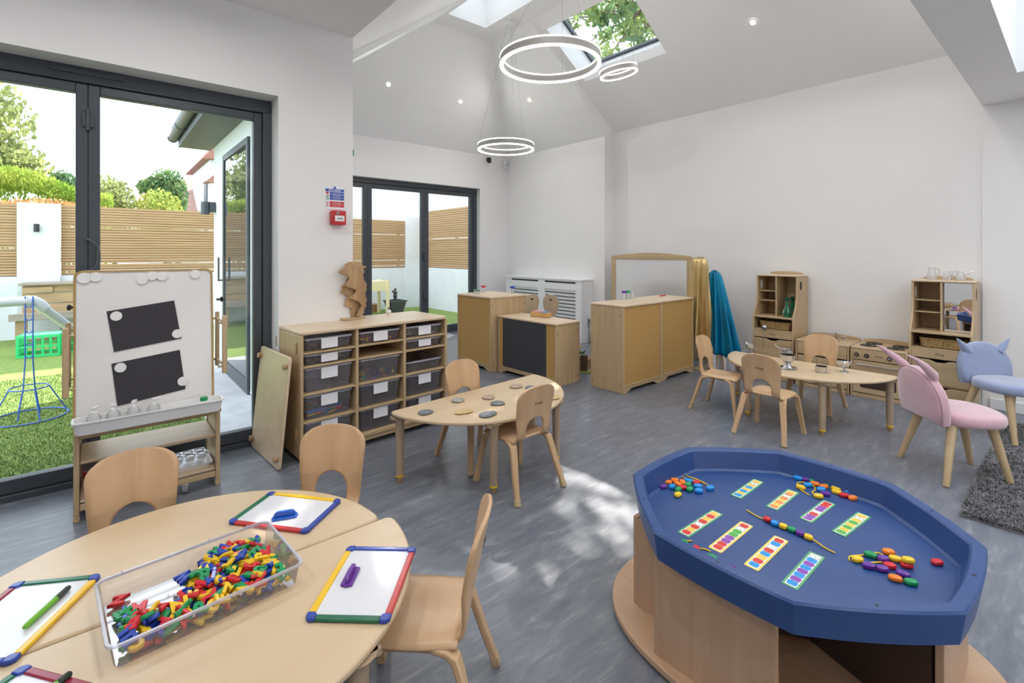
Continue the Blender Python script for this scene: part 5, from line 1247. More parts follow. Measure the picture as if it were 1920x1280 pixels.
# ------------------------------------------------------------------ framed dry-wipe boards on the round table
RZ = 0.4005
def wipe_board(x, y, rz, cols, label, size=(0.207, 0.292)):
    """cols: -x side, +x side, -y side, +y side"""
    t = T('framed_whiteboard', label, 'whiteboard', (x, y, RZ), rz, 'colour-framed dry-wipe boards')
    a, b_ = size[0]/2, size[1]/2; f = 0.017; h_ = 0.010
    G().box(-a+f*0.7, -b_+f*0.7, 0.002, a-f*0.7, b_-f*0.7, 0.006).done('writing_surface', M_wb2, t, smooth=0)
    e_ = 0.024
    for k, (x0, y0, x1, y1) in enumerate(((-a, -b_+e_, -a+f, b_-e_), (a-f, -b_+e_, a, b_-e_), (-a+e_, -b_, a-e_, -b_+f), (-a+e_, b_-f, a-e_, b_))):
        G().box(x0, y0, 0, x1, y1, h_).done('frame_side', M_fr[cols[k]], t, bev=0.003)
    for sx in (-1, 1):
        for sy in (-1, 1):
            P = [(0, 0), (-e_, 0)] 
            cx_, cy2 = sx*a, sy*b_
            poly = [(cx_+sx*0.001, cy2-sy*e_), (cx_+sx*0.001, cy2-sy*0.008), (cx_-sx*0.008, cy2+sy*0.001), (cx_-sx*e_, cy2+sy*0.001), (cx_-sx*e_, cy2-sy*(f+0.001)), (cx_-sx*(f+0.001), cy2-sy*e_)]
            G().prism(poly, 0, h_+0.0012).done('corner', M_fr['blue'], t, bev=0.003)
    return t
wipe_board(0.4875, 1.775, math.atan2(1.951-1.823, 0.479-0.316), ('green', 'blue', 'red', 'yellow'), 'framed whiteboard with a blue eraser at the far side of the round table') if False else None
# board by the blue eraser: corners (0.316,1.823) (0.479,1.951) (0.661,1.725) (0.49,1.60)
wipe_board(0.487, 1.775, math.atan2(-0.225, 0.178)+PI/2, ('red', 'yellow', 'blue', 'green'), 'framed whiteboard carrying a blue eraser at the far side of the round table')
wipe_board(0.549, 1.261, math.atan2(0.220, 0.198)-PI/2, ('yellow', 'red', 'green', 'blue'), 'framed whiteboard carrying a purple eraser at the right of the round table')
wipe_board(-0.163, 1.683, math.atan2(0.245, 0.145)-PI/2, ('maroon', 'yellow', 'blue', 'green'), 'framed whiteboard with a green pen at the left of the round table')
wipe_board(-0.125, 1.300, math.atan2(0.156, -0.115)-PI/2, ('blue', 'maroon', 'yellow', 'green'), 'framed whiteboard with a maroon side, nearest us at the lower left')
def eraser(x, y, rz, col, label):
    t = T('board_eraser', label, 'eraser', (x, y, RZ+0.0065), rz)
    G().prism([(-0.036, -0.016), (0.036, -0.016), (0.041, 0), (0.036, 0.016), (-0.036, 0.016), (-0.041, 0)], 0, 0.0065).done('pad_base', MC[col], t, bev=0.002)
    G().prism([(-0.033, 0), (0.033, 0), (0.033, 0.010), (0.024, 0.018), (-0.024, 0.018), (-0.033, 0.010)], -0.005, 0.005, 'xz', Matrix.Translation((0, 0, 0.006))).done('grip', MC[col], t, bev=0.002)
MC['blue2'] = mat('eraser_blue', (0.01, 0.10, 0.50), 0.3)
eraser(0.469, 1.735, R(-20), 'blue2', 'blue plastic eraser lying on the far framed whiteboard')
eraser(0.520, 1.298, R(50), 'purple', 'purple plastic eraser lying on the right framed whiteboard')
def pen(x0, y0, x1, y1, label):
    d = Vector((x1-x0, y1-y0, 0)); t = T('board_pen', label, 'pen', (x0, y0, RZ+0.0145), math.atan2(d.y, d.x)); l = d.length
    G().lathe([(0.0, 0), (0.004, 0.0), (0.0062, 0.006), (0.0068, l*0.68), (0.0068, l*0.685)], n=16, cap=False).done('barrel', mat('lime_barrel', (0.14, 0.42, 0.02), 0.35), t, rot=(0, R(90), 0))
    G().lathe([(0.0072, l*0.685), (0.0072, l*0.96), (0.005, l)], n=16).done('cap', mat('dark_cap', (0.02, 0.035, 0.03), 0.3), t, rot=(0, R(90), 0))
pen(-0.140, 1.612, -0.066, 1.731, 'green pen with a dark cap on the left framed whiteboard')
pen(-0.115, 1.325, -0.050, 1.375, 'green pen at the bottom left on the nearest framed whiteboard')

# ------------------------------------------------------------------ bin of plastic letters
BC = (0.2015, 1.494); BA = R(4.4); bw_, bd_, bh = 0.405, 0.290, 0.060
bt = T('letter_bin', 'clear shallow plastic bin full of coloured letters on the round table', 'storage bin', (BC[0], BC[1], RZ), BA)
tub('tub', bw_, bd_, bh, 0.007, M_bin2, M_binrim, bt, 0.010)
for sx in (-1, 1):
    for k in range(4): G().cbox((-0.15+0.10*k, sx*(bd_/2+0.006), bh-0.004), (0.004, 0.003, 0.012)).done('rim_rib', M_binrim, bt, smooth=0)
random.seed(77)
chars = 'abcdefghijklmnopqrstuvwxyzABEGHKMNPRSTWXZ'
lm = {}
cols4 = ['red', 'blue', 'green', 'yellow']
def letter_mesh(ch, col):
    if (ch, col) in lm: return lm[(ch, col)]
    cu = bpy.data.curves.new('t', 'FONT'); cu.body = ch; cu.size = 0.055 if ch.islower() else 0.045; cu.extrude = 0.0038; cu.bevel_depth = 0.0012; cu.bevel_resolution = 1; cu.offset = 0.0014
    cu.align_x = 'CENTER'; cu.align_y = 'CENTER'; cu.resolution_u = 3
    o = bpy.data.objects.new('t', cu); COL.objects.link(o)
    me = bpy.data.meshes.new_from_object(o.evaluated_get(bpy.context.evaluated_depsgraph_get()))
    bpy.data.objects.remove(o)
    xs = [v.co.x for v in me.vertices]; ys = [v.co.y for v in me.vertices]; zs = [v.co.z for v in me.vertices]
    me.transform(Matrix.Translation((-(min(xs)+max(xs))/2, -(min(ys)+max(ys))/2, -min(zs))))
    me.materials.clear(); me.materials.append(MC[col]); me.name = 'plastic_letter'
    lm[(ch, col)] = me; return me
HM = {}
bM = Matrix.Translation((BC[0], BC[1], RZ)) @ Matrix.Rotation(BA, 4, 'Z')
used = {}
wx = ['left end', 'left half', 'middle', 'right half', 'right end']; wy = ['near wall', 'centre line', 'far wall']
for i in range(300):
    for _ in range(30):
        x = random.uniform(-0.165, 0.165); y = random.uniform(-0.112, 0.112)
        dens = 0.55+0.45*max(0, min(1, (x+0.13)/0.22))
        if -0.15 < x < -0.03 and -0.02 < y: dens *= 0.06
        if y > 0.06 and x < 0.02: dens *= 0.25
        if y < -0.02: dens = max(dens, 0.75)
        if random.random() < dens: break
    cells = [(int((x+dx)//0.012), int((y+dy)//0.012)) for dx in (-0.012, 0, 0.012) for dy in (-0.012, 0, 0.012)]
    hs = [HM.get(c, 0.0) for c in cells]; h0 = sum(hs)/len(hs)*0.75+max(hs)*0.25
    if h0 > 0.034: continue
    for c in cells: HM[c] = max(HM.get(c, 0), h0)+0.0062 if HM.get(c, 0) < h0+0.004 else HM[c]
    ch = random.choice(chars); col = random.choice(cols4)
    o = bpy.data.objects.new('plastic_letter', letter_mesh(ch, col)); COL.objects.link(o)
    tl = min(0.55, h0*22)
    o.matrix_world = bM @ Matrix.Translation((x, y, 0.0050+h0)) @ Euler((random.uniform(-tl, tl), random.uniform(-tl, tl), random.random()*2*PI)).to_matrix().to_4x4()
    key = f"{col} letter {ch}" if ch.isalpha() else f"{col} number {ch}"
    if ch.isupper(): key = f"{col} capital letter {ch}"
    if (key, min(4, int((x+0.165)/0.066001)), min(2, int((y+0.112)/0.0747))) in used: bpy.data.objects.remove(o); continue
    used[(key, min(4, int((x+0.165)/0.066001)), min(2, int((y+0.112)/0.0747)))] = 1
    lb = f"{key} at the {wx[min(4, int((x+0.165)/0.066001))]} of the clear bin, by the {wy[min(2, int((y+0.112)/0.0747))]}"
    tag(o, lb, 'letter', 'plastic letters in the clear bin')
# ------------------------------------------------------------------ garden seen through the doors
M_turf = noisy('artificial_turf', (0.12, 0.21, 0.04), (0.23, 0.29, 0.06), (30, 30, 30), 0.9, 6, 0.6, 1.0, 0.3, 0.7, bscale=260)
M_blade = noisy('turf_blade', (0.065, 0.145, 0.018), (0.19, 0.25, 0.045), (9, 9, 9), 0.7, 4, 0, 1.0, 0.3, 0.7)
M_pave = noisy('grey_paving', (0.42, 0.42, 0.44), (0.50, 0.50, 0.52), (6, 6, 6), 0.8, 4, 0.1)
M_rend = noisy('white_render', (0.66, 0.68, 0.72), (0.62, 0.64, 0.68), (5, 5, 5), 0.85, 5, 0.15, 1.0, bscale=60)
M_slat = noisy('larch_slats', (0.44, 0.28, 0.15), (0.35, 0.21, 0.10), (1.5, 20, 40), 0.7, 5, 0.05, 1.0, 0.3, 0.7)
g = G(); g.box(-12, 3.745, -0.10, 0.62, 40, -0.012); g.box(0.62, 6.82, -0.10, 12, 40, -0.012)
tag(S('lawn', g, M_turf, smooth=0), 'artificial lawn of the garden', 'lawn', None, 'structure') if False else S('ground', g, M_turf, smooth=0)
g = G(); g.box(0.621, 3.745, -0.10, 1.049, 6.81, -0.006); g.box(-12, 3.70, -0.10, 0.62, 3.7449, -0.011)
S('paving_strip', g, M_pave, smooth=0)
random.seed(31); g = G()
for i in range(60000):
    y = 3.78+3.3*random.random()**1.5; x = -1.6+2.2*random.random()
    a = random.random()*6.283; w = 0.0016+0.0006*y/4; l = random.uniform(0.006, 0.014); h_ = random.uniform(0.010, 0.020)
    c_, s_ = math.cos(a), math.sin(a)
    g._f([g.bm.verts.new((x-w*s_, y+w*c_, -0.012)), g.bm.verts.new((x+w*s_, y-w*c_, -0.012)), g.bm.verts.new((x+l*c_, y+l*s_, -0.012+h_))])
tag(g.done('turf_blades', M_blade, smooth=0, norm=False), 'short green blades of artificial grass outside the large glass doors', 'grass', None, 'stuff')
# garden walls
g = G(); g.box(-12, 10.32, -0.05, 6.2, 10.5, 0.93)
g.box(5.47, 10.28, -0.05, 6.2, 10.45, 2.12); g.box(5.85, 6.81, -0.05, 6.05, 10.28, 0.93)
S('wall_garden', g, M_rend, smooth=0)
g = G(); g.box(-0.965, 10.24, -0.05, -0.495, 10.52, 2.04); S('wall_garden_pier', g, M_rend, smooth=0)
M_gap_shade = mat('painted_gap_shade', (0.10, 0.06, 0.035), 0.8)  # dark brown backing strips paint in the shadow lines between fence slats
def fence(label, M, l, z0, z1, n):
    t = T('slatted_fence', label, 'fence'); t.matrix_world = M
    g = G(); p_ = (z1-z0)/n; random.seed(int(l*10))
    for k in range(n):
        op = random.random() < 0.10; gap = 0.011 if op else 0.0075
        xb = 0
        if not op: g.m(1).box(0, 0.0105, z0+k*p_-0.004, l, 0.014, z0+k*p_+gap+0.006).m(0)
        while xb < l:
            ln_ = min(random.uniform(1.8, 2.4), l-xb)
            dz = random.uniform(-0.0015, 0.0015); g.box(xb+0.001, -0.010, z0+k*p_+gap+dz, xb+ln_-0.001, 0.010, z0+(k+1)*p_+dz*0.3); xb += ln_
    g.done('slats', [M_slat, M_gap_shade], t, smooth=0)
    x = 0.3
    while x < l:
        G().box(x-0.03, 0.011, z0-0.02, x+0.03, 0.06, z1-0.01).done('post', M_slat, t, smooth=0); x += 1.1
    return t
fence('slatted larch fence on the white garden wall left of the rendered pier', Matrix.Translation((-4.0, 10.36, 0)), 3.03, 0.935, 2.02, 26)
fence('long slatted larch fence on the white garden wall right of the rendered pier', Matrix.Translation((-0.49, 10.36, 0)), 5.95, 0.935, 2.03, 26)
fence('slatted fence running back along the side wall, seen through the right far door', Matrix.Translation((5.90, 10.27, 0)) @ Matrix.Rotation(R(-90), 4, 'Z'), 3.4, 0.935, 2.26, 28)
wl = T('garden_wall_lamp', 'small black up-and-down lamp on the white garden pier', 'wall lamp', (-0.752, 10.24, 1.65))
g = G(); g.cyl((0, -0.06, -0.05), (0, -0.06, 0.07), 0.033, n=18); g.done('lamp_body', M_black, wl)
G().box(-0.02, -0.04, -0.01, 0.02, 0.0, 0.03).done('mount', M_black, wl)
# the wing's outer side: render, glazed door, eaves with gutter
g = G(); g.box(1.035, 3.75, 0, 1.0495, 4.92, 2.75); g.box(1.035, 6.13, 0, 1.0495, 6.80, 2.75); g.box(1.035, 4.92, 2.36, 1.0495, 6.13, 2.75); g.box(1.05, 6.801, 0, 5.8, 6.815, 2.3) if False else None
S('wall_wing_outside', g, M_rend, smooth=0)
d3 = empty_struct('door_3', (1.03, 0, 0))
g = G(); g.box(-0.02, 4.925, 0.0, 0.004, 4.99, 2.355); g.box(-0.02, 6.06, 0.0, 0.004, 6.125, 2.355); g.box(-0.02, 4.99, 2.29, 0.004, 6.06, 2.355); g.box(-0.02, 4.99, 0.0, 0.004, 6.06, 0.12)
g.done('door_frame', M_frame, d3, bev=0.003)
M_refl = mat('dark_glazing', (0.03, 0.04, 0.045), 0.01, 0.0, 1.0)
G().box(-0.008, 4.99, 0.12, -0.002, 6.06, 2.29).done('pane', M_refl, d3, smooth=0)
g = G(); g.cyl((-0.06, 6.095, 0.98), (-0.06, 6.095, 1.24), 0.010, n=10); g.cyl((-0.06, 6.095, 0.99), (-0.018, 6.095, 0.99), 0.009, n=10); g.done('door_handle', M_frame, d3)
ev = tag(bpy.data.objects.new('eaves', None), 'dark overhanging eaves with gutter outside over the glazed side door', 'eaves'); COL.objects.link(ev); ev.location = (0, 0, 0)
M_soff = noisy('grey_soffit', (0.13, 0.125, 0.12), (0.10, 0.10, 0.10), (4, 1, 4), 0.5, 4)
M_slate = noisy('roof_slate', (0.13, 0.15, 0.18), (0.20, 0.21, 0.23), (5, 12, 5), 0.7, 4, 0.2)
G().box(0.72, 3.745, 2.56, 1.034, 7.05, 2.58).done('soffit', M_soff, ev, smooth=0)
G().box(0.70, 3.745, 2.555, 0.719, 7.05, 2.72).done('fascia', M_frame, ev, smooth=0)
g = G(); y0_, y1_ = 3.745, 7.12
prof = [(0.655+0.05*math.cos(R(a)), 2.68+0.055*math.sin(R(a))) for a in range(180, 361, 20)]+[(0.655+0.044*math.cos(R(a)), 2.68+0.049*math.sin(R(a))) for a in range(360, 179, -20)]
g.prism([(p[0], p[1]) for p in prof], y0_, y1_, 'xz'); 
gt = g.done('gutter', M_soff, ev)
for yy_ in (4.3, 5.3, 6.3, 7.09):
    g = G(); pr = [(0.655+0.058*math.cos(R(a)), 2.68+0.063*math.sin(R(a))) for a in range(180, 361, 20)]+[(0.655+0.05*math.cos(R(a)), 2.68+0.055*math.sin(R(a))) for a in range(360, 179, -20)]
    g.prism(pr, yy_, yy_+0.03, 'xz'); g.done('gutter_bracket', M_frame, gt)
g = G(); g.rings([[Vector((0.64, y, 2.735)), Vector((3.2, y, 4.62)), Vector((3.2, y, 4.70)), Vector((0.64, y, 2.80))] for y in (3.745, 7.10)]); g.done('roof_slope', M_slate, ev, smooth=0)
wl2 = T('outside_wall_lamp', 'dark cylindrical lamp on the corner of the white side wing', 'wall lamp', (1.03, 6.70, 1.80))
g = G(); g.cyl((-0.10, 0, -0.06), (-0.10, 0, 0.09), 0.045, n=18); g.done('lamp_body', M_frame, wl2); G().box(-0.06, -0.04, -0.03, 0.0, 0.04, 0.09).done('mount', M_frame, wl2, bev=0.004)
# pallet-wood planter bench
M_pal = noisy('pallet_wood', (0.46, 0.31, 0.17), (0.33, 0.22, 0.13), (3, 20, 20), 0.75, 5, 0.1, 1.0, 0.3, 0.7)
M_old = noisy('weathered_wood', (0.36, 0.31, 0.27), (0.27, 0.23, 0.20), (3, 20, 20), 0.8, 5, 0.1)
pb = T('pallet_wood_bench', 'tall bench of pallet planks standing against the garden wall', 'bench', (-0.25, 9.95, -0.012))
G().box(-0.66, -0.20, 0.83, 0.9, 0.26, 0.86).done('top_board', M_old, pb, bev=0.004)
g = G(); [g.box(-0.62, -0.14, 0.72-k*0.155, 0.86, -0.11, 0.825-k*0.155+0.04) for k in range(3)]; g.done('planks', M_pal, pb, smooth=0)
G().box(-0.62, -0.17, 0.72, -0.30, -0.141, 0.80).done('block', M_pal, pb, bev=0.004)
G().box(-0.74, -0.34, 0.34, 0.9, -0.28, 0.44).done('front_beam', M_old, pb, bev=0.004)
for x in (-0.68, -0.06, 0.60): G().box(x, -0.28, 0.0, x+0.12, -0.20, 0.44).done('leg', M_pal, pb, bev=0.004)
# green crate
cr_ = T('green_crate', 'bright green plastic milk crate on the sunny lawn', 'crate', (-0.58, 8.60, -0.010), R(-8))
M_gc = mat('crate_green', (0.02, 0.55, 0.18), 0.4)
g = G(); W_, D_, H_ = 0.20, 0.17, 0.27
for sx, sy in ((1, 0), (-1, 0), (0, 1), (0, -1)):
    ln_ = W_ if sy else D_
    for z0, z1 in ((0, 0.03), (0.12, 0.14), (0.24, 0.27)):
        if sy: g.box(-W_, sy*D_-0.008, z0, W_, sy*D_+0.008, z1)
        else: g.box(sx*W_-0.008, -D_+0.009, z0, sx*W_+0.008, D_-0.009, z1)
    for k in range(6):
        p_ = -ln_+0.012+(2*ln_-0.024)*k/5
        if sy: g.box(p_-0.010, sy*D_-0.0065, 0.031, p_+0.010, sy*D_+0.0065, 0.239)
        else: g.box(sx*W_-0.0065, p_-0.010, 0.031, sx*W_+0.0065, p_+0.010, 0.239)
g.done('crate_walls', M_gc, cr_, smooth=0)
g = G(); [g.box(-W_+0.009, -D_+0.012+k*0.055, 0.255, W_-0.009, -D_+0.035+k*0.055, 0.265) for k in range(6)]; g.done('slatted_face', mat('crate_pale_green', (0.35, 0.85, 0.6), 0.4), cr_, smooth=0)
c2_ = copy_tree(cr_); c2_.location = (-0.12, 8.62, -0.010); c2_['label'] = 'second green crate on the lawn, hidden mostly behind the easel'
# blue wire stand with white guttering resting on it
bs = T('blue_wire_stand', 'tall blue wire stand with a flared hoop base on the lawn', 'wire stand', (-0.44, 5.39, -0.012))
M_bw = mat('blue_wire', (0.05, 0.13, 0.50), 0.4)
g = G(); g.torus((0, 0, 0.008), 0.23, 0.006, 40, 6); g.torus((0, 0, 0.24), 0.115, 0.005, 32, 6); g.done('hoops', M_bw, bs)
g = G()
for k in range(4):
    a = R(20+90*k); c_, s_ = math.cos(a), math.sin(a); g.tube([(0.23*c_, 0.23*s_, 0.008), (0.115*c_, 0.115*s_, 0.24)], 0.005, 6)
for sx in (-1, 1): g.tube([(0.035*sx*1.6, 0.10*sx, 0.008), (0.03*sx, 0.03*sx, 0.24), (0.022*sx, 0.0, 0.45), (0.022*sx, 0, 0.96)], 0.005, 6)
for k in range(5):
    z = 0.50+k*0.10; g.tube([(0.022*math.cos(R(a)), 0, z+0.03*math.sin(R(a))) for a in range(180, 361, 30)], 0.004, 6)
g.done('uprights', M_bw, bs)
gp = T('white_gutter_pipe', 'white drainpipe run resting on the blue wire stand', 'pipe', (-0.44, 5.39, 0))
M_pipe = mat('white_pipe', (0.72, 0.75, 0.80), 0.35)
g = G(); g.cyl((-1.6, -0.55, 0.93), (-0.02, 0.03, 0.91), 0.037, n=18); g.done('level_pipe', M_pipe, gp)
g = G(); g.tube([(-0.02, 0.03, 0.91), (0.02, 0.05, 0.905), (0.05, 0.065, 0.88), (0.08, 0.085, 0.84)], 0.043, 16); g.done('elbow', M_pipe, gp)
g = G(); g.cyl((0.07, 0.08, 0.85), (0.34, 0.42, 0.50), 0.034, n=18); g.done('sloping_pipe', M_pipe, gp)
# beyond the far doors
pt = T('cream_potting_table', 'cream wooden potting table outside the far doors', 'table', (4.25, 9.65, -0.012))
M_cream = mat('cream_wood', (0.72, 0.62, 0.40), 0.6)
g = G(); g.box(-0.35, -0.2, 0.50, 0.33, 0.2, 0.70); g.done('trough', M_cream, pt, smooth=0)
for x in (-0.38, 0.30):
    for y in (-0.23, 0.19): G().box(x, y, 0, x+0.06, y+0.05, 0.72).done('leg', M_cream, pt, bev=0.003)
po = T('dark_square_pot', 'dark flared square planter beside the cream table', 'planter', (4.83, 9.60, -0.012))
g = G(); g.rings([[Vector((p[0]*s_, p[1]*s_, z)) for p in ((-1, -1), (1, -1), (1, 1), (-1, 1))] for s_, z in ((0.12, 0), (0.175, 0.24), (0.19, 0.24), (0.19, 0.27), (0.16, 0.27), (0.15, 0.2))]); g.done('pot', mat('dark_pot', (0.06, 0.065, 0.07), 0.6), po, smooth=0)
g = G(); g.lathe([(0.05, 0.2), (0.035, 0.34), (0.05, 0.36), (0.03, 0.40), (0.055, 0.43), (0.02, 0.47), (0.025, 0.52)], n=14); g.cbox((-0.03, 0, 0.45), (0.09, 0.03, 0.03), 0, 0, 0.5); g.done('dark_pump_ornament', mat('dark_iron', (0.04, 0.04, 0.05), 0.5), po)
tag(G().box(-0.34, -0.12, 0, 0.34, 0.12, 0.17).done('brick_edging', noisy('brick_brown', (0.35, 0.18, 0.10), (0.28, 0.15, 0.09), (20, 20, 30), 0.8), loc=(4.30, 10.05, -0.012), smooth=0), 'low brown brick edging behind the cream potting table', 'edging')
# neighbour's tall white wall behind the side fence
nb = T('neighbour_house_wall', 'tall plain white wall of the house next door, above the far fence', 'building', (7.8, 12.2, 0))
G().box(-4.2, -0.6, 0, 5, 1.0, 7.5).done('rendered_wall', M_rend, nb, smooth=0)
G().box(-4.3, -0.7, 7.5, 5.1, 1.1, 7.6).done('coping', M_rend, nb, smooth=0)
# houses far off
M_tile = noisy('red_roof_tile', (0.30, 0.13, 0.10), (0.22, 0.10, 0.08), (3, 3, 9), 0.8, 4, 0.2)
M_tile2 = noisy('pinkish_roof_tile', (0.42, 0.25, 0.20), (0.34, 0.2, 0.17), (2, 2, 6), 0.8, 4)
h1 = T('gabled_house', 'white house with a brown tiled roof glimpsed beside the wing wall', 'house', (5.35, 35.5, 0))
G().box(-0.6, -3, 0, 5, 4, 7.0).done('walls', M_rend, h1, smooth=0)
G().prism([(-1.0, 6.6), (5.4, 6.6), (2.2, 11.0)], -3.4, 4.4, 'xz').done('roof', M_tile, h1, smooth=0)
G().box(-0.7, -3.6, 2.2, 0.5, -3.01, 5.2).done('bay', M_rend, h1, smooth=0); G().prism([(-1.0, 5.2), (0.8, 5.2), (0.1, 6.2)], -3.8, -3.0, 'xz').done('bay_roof', M_tile, h1, smooth=0)
for z in (1.8, 4.2): G().box(-0.66, -2.2, z, -0.601, -1.2, z+1.3).done('window', M_frame, h1, smooth=0)
h2 = T('far_house', 'pale house with a pinkish roof and rooflight above the garden trees', 'house', (4.4, 40.5, 0))
G().box(-2.2, -3, 0, 2.6, 3, 4.0).done('walls', M_rend, h2, smooth=0)
g = G(); g.rings([[Vector((x, -3.5, 3.7)), Vector((x, 0, 6.35)), Vector((x, 3.5, 3.7))] for x in (-2.5, 3.0)]); g.done('roof', M_tile2, h2, smooth=0)
g = G(); g.cbox((-1.2, -2.0, 5.15), (1.1, 1.2, 0.06), 0, R(42)); g.done('rooflight', mat('rooflight_glass', (0.5, 0.6, 0.75), 0.2), h2, smooth=0)
G().prism([(-2.4, 3.0), (0.2, 3.0), (-1.1, 4.4)], -4.6, -3.0, 'xz').done('porch_roof', M_tile2, h2, smooth=0)

# trees and hedge
def leafmat(name, c1, c2):
    m = bpy.data.materials.new(name); m.use_nodes = True; nt = m.node_tree; nt.nodes.clear()
    N = nt.nodes.new; L = nt.links.new
    out = N('ShaderNodeOutputMaterial'); df = N('ShaderNodeBsdfDiffuse'); tl = N('ShaderNodeBsdfTranslucent'); mx = N('ShaderNodeMixShader'); mx.inputs[0].default_value = 0.5
    tc = N('ShaderNodeTexCoord'); nz = N('ShaderNodeTexNoise'); nz.inputs['Scale'].default_value = 2.2; cr = N('ShaderNodeValToRGB')
    cr.color_ramp.elements[0].color = (*c1, 1); cr.color_ramp.elements[1].color = (*c2, 1); cr.color_ramp.elements[0].position = 0.35; cr.color_ramp.elements[1].position = 0.65
    L(tc.outputs['Object'], nz.inputs['Vector']); L(nz.outputs['Fac'], cr.inputs['Fac']); L(cr.outputs[0], df.inputs[0]); L(cr.outputs[0], tl.inputs[0])
    L(df.outputs[0], mx.inputs[1]); L(tl.outputs[0], mx.inputs[2]); L(mx.outputs[0], out.inputs[0]); return m
def leaves(g, c, r, n, size, shell=0.35):
    c = Vector(c)
    for i in range(n):
        v = Vector((random.gauss(0, 1), random.gauss(0, 1), random.gauss(0, 1))).normalized()*(shell+(1-shell)*random.random())
        p = c+Vector((v.x*r[0], v.y*r[1], v.z*r[2])); s_ = size*random.uniform(0.6, 1.2)
        q = Euler((random.random()*6.3, random.random()*6.3, random.random()*6.3)).to_matrix()
        P = [p+q @ Vector(t) for t in ((-s_*0.5, 0, 0), (0, -s_*0.28, 0), (s_*0.5, 0, s_*0.08), (0, s_*0.28, 0))]
        g._f([g.bm.verts.new(x) for x in P])
M_bark = noisy('bark', (0.14, 0.10, 0.07), (0.08, 0.06, 0.04), (3, 3, 1), 0.9, 4)
def tree(name, label, base, blobs, m, leaf, trunk_r=0.12, seed=1, cat_='tree'):
    t = T(name, label, cat_, base); random.seed(seed); b0 = Vector(base)
    g = G(); [leaves(g, Vector(c)-b0, r, n, leaf) for c, r, n in blobs]
    g.done('foliage', m, t, smooth=0, norm=False)
    g = G()
    top = Vector(blobs[0][0])-b0
    g.tube([(0, 0, 0), (top.x*0.3, top.y*0.3, top.z*0.5), (top.x*0.9, top.y*0.9, top.z*0.95)], [trunk_r, trunk_r*0.75, trunk_r*0.4], 8)
    for c, r, n in blobs:
        q = Vector(c)-b0
        for k in range(4): g.tube([(top.x*0.3, top.y*0.3, top.z*0.5), tuple(q*0.6), tuple(q+Vector((random.uniform(-.7, .7)*r[0], random.uniform(-.7, .7)*r[1], random.uniform(-.5, .7)*r[2])))], [trunk_r*0.4, trunk_r*0.25, trunk_r*0.08], 6)
    g.done('branches', M_bark, t)
L1 = leafmat('olive_leaf', (0.20, 0.24, 0.10), (0.34, 0.36, 0.14)); L2 = leafmat('yellow_green_leaf', (0.20, 0.32, 0.05), (0.40, 0.46, 0.10))
L3 = leafmat('deep_green_leaf', (0.09, 0.17, 0.09), (0.18, 0.26, 0.10)); L4 = leafmat('golden_leaf', (0.38, 0.36, 0.08), (0.30, 0.38, 0.10)); L5 = leafmat('russet_leaf', (0.50, 0.22, 0.10), (0.55, 0.34, 0.16))
tree('olive_green_tree', 'tall olive green tree beyond the fence at the left edge', (-3.6, 19.5, 0), [((-3.5, 19.5, 5.0), (2.1, 1.8, 1.5), 6500, 0.20), ((-3.9, 19.5, 7.0), (1.5, 1.5, 1.2), 2500, 0.20), ((-2.2, 19.5, 3.7), (1.2, 1.2, 0.8), 1800, 0.20)] and [((-3.5, 19.5, 5.0), (2.1, 1.8, 1.5), 6500), ((-3.9, 19.5, 7.0), (1.4, 1.5, 1.2), 2500), ((-2.2, 19.5, 3.7), (1.2, 1.2, 0.8), 1800)], L1, 0.20, 0.16, 2)
hg = T('clipped_hedge', 'bright yellow-green hedge above the slatted fence on the left', 'hedge', (-1.6, 11.8, 0)); random.seed(5); g = G()
for i in range(24000):
    x = random.uniform(-2.2, 1.75); y = random.uniform(-0.6, 0.6); z = random.uniform(0.9, 2.62+0.12*math.sin(x*3)-0.10*max(0, x)); 
    if random.random() < 0.5: z = 2.62+0.12*math.sin(x*3)-0.10*max(0, x)-random.random()*0.3
    p = Vector((x, y, z)); s_ = 0.075*random.uniform(0.6, 1.3); q = Euler((random.gauss(0, 0.6), random.gauss(1.3, 0.5), random.random()*6.3)).to_matrix()
    g._f([g.bm.verts.new(p+q @ Vector(t_)) for t_ in ((-s_*0.7, 0, 0), (0, -s_*0.2, 0), (s_*0.7, 0, 0), (0, s_*0.2, 0))])
g.done('foliage', L2, hg, smooth=0, norm=False); G().cyl((0, 0, 0), (0, 0, 1.6), 0.05).done('stem', M_bark, hg)
tree('russet_shrub', 'orange-red shrub peeping over the fence behind the white pier', (-0.55, 10.95, 0), [((-0.75, 10.95, 2.02), (0.55, 0.3, 0.16), 1500), ((-0.2, 10.95, 1.98), (0.4, 0.25, 0.12), 800)], L5, 0.06, 0.03, 3, 'shrub')
tree('olive_shrub', 'olive bushy shrub above the fence right of the door post', (0.25, 13.6, 0), [((0.12, 13.6, 2.25), (0.50, 0.6, 0.72), 3200)], L1, 0.10, 0.06, 4, 'shrub')
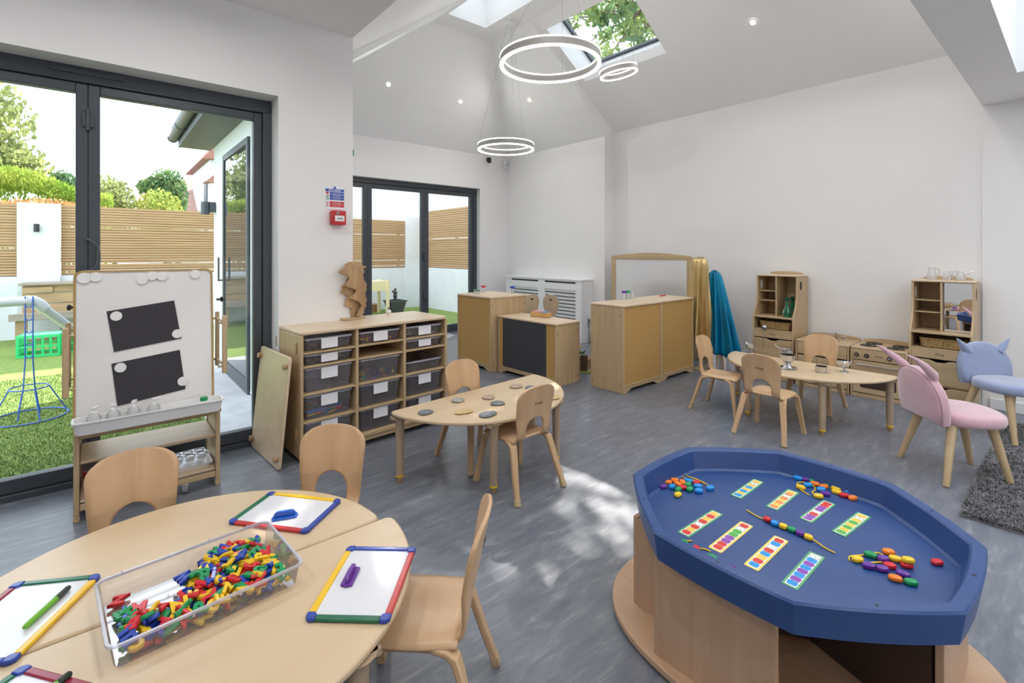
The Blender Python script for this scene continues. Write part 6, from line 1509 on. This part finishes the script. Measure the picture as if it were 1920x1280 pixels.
tree('golden_shrub', 'golden yellow shrub in the middle of the view over the fence', (1.15, 13.4, 0), [((0.98, 13.4, 2.05), (0.52, 0.6, 0.66), 3000)], L4, 0.09, 0.06, 5, 'shrub')
tree('dark_green_tree', 'dark green tree rising behind the golden shrub', (1.7, 16.4, 0), [((1.38, 16.4, 2.85), (0.50, 0.5, 0.80), 2600), ((1.0, 16.4, 3.05), (0.32, 0.4, 0.25), 500)], L3, 0.13, 0.08, 6)
tree('distant_blue_green_tree', 'small blue-green tree just left of the door post', (-0.9, 19.0, 0), [((-0.85, 19.0, 3.15), (0.36, 0.4, 0.52), 1200)], L3, 0.14, 0.08, 7)
t = T('overhanging_tree', 'large leafy tree overhanging the roof, seen through the roof window', 'tree', (12.5, 3.4, 0)); random.seed(8)
LO = leafmat('overhead_leaf', (0.10, 0.17, 0.08), (0.24, 0.30, 0.10)); b0 = Vector((12.5, 3.4, 0)); g = G(); gb = G()
gb.tube([(0, 0, 0), (-0.4, 0.3, 3.5), (-1.6, 0.8, 6.4), (-4.6, 2.0, 8.5), (-7.4, 0.6, 9.4)], [0.22, 0.19, 0.14, 0.09, 0.03], 8)
for c, r, n in (((7.4, 5.5, 8.4), (3.0, 3.0, 1.2), 120), ((9.2, 6.8, 6.7), (2.3, 2.6, 1.5), 70), ((7.0, 5.6, 10.0), (2.6, 3.2, 0.9), 125), ((10.8, 5.5, 8.0), (2.0, 2.2, 1.5), 45)):
    c = Vector(c)-b0
    for k in range(n):
        v = Vector((random.gauss(0, 1), random.gauss(0, 1), random.gauss(0, 1))).normalized()*random.random()**0.4
        q = c+Vector((v.x*r[0], v.y*r[1], v.z*r[2]))
        leaves(g, q, (random.uniform(0.3, 0.5), random.uniform(0.3, 0.5), 0.25), 60, 0.17, 0.1)
        if k % 3 == 0: gb.tube([tuple(c*0.93+Vector((0, 0, 0.5))), tuple((c+q)/2+Vector((0, 0, 0.1))), tuple(q)], [0.03, 0.018, 0.006], 5)
g.done('foliage', LO, t, smooth=0, norm=False); gb.done('branches', M_bark, t)
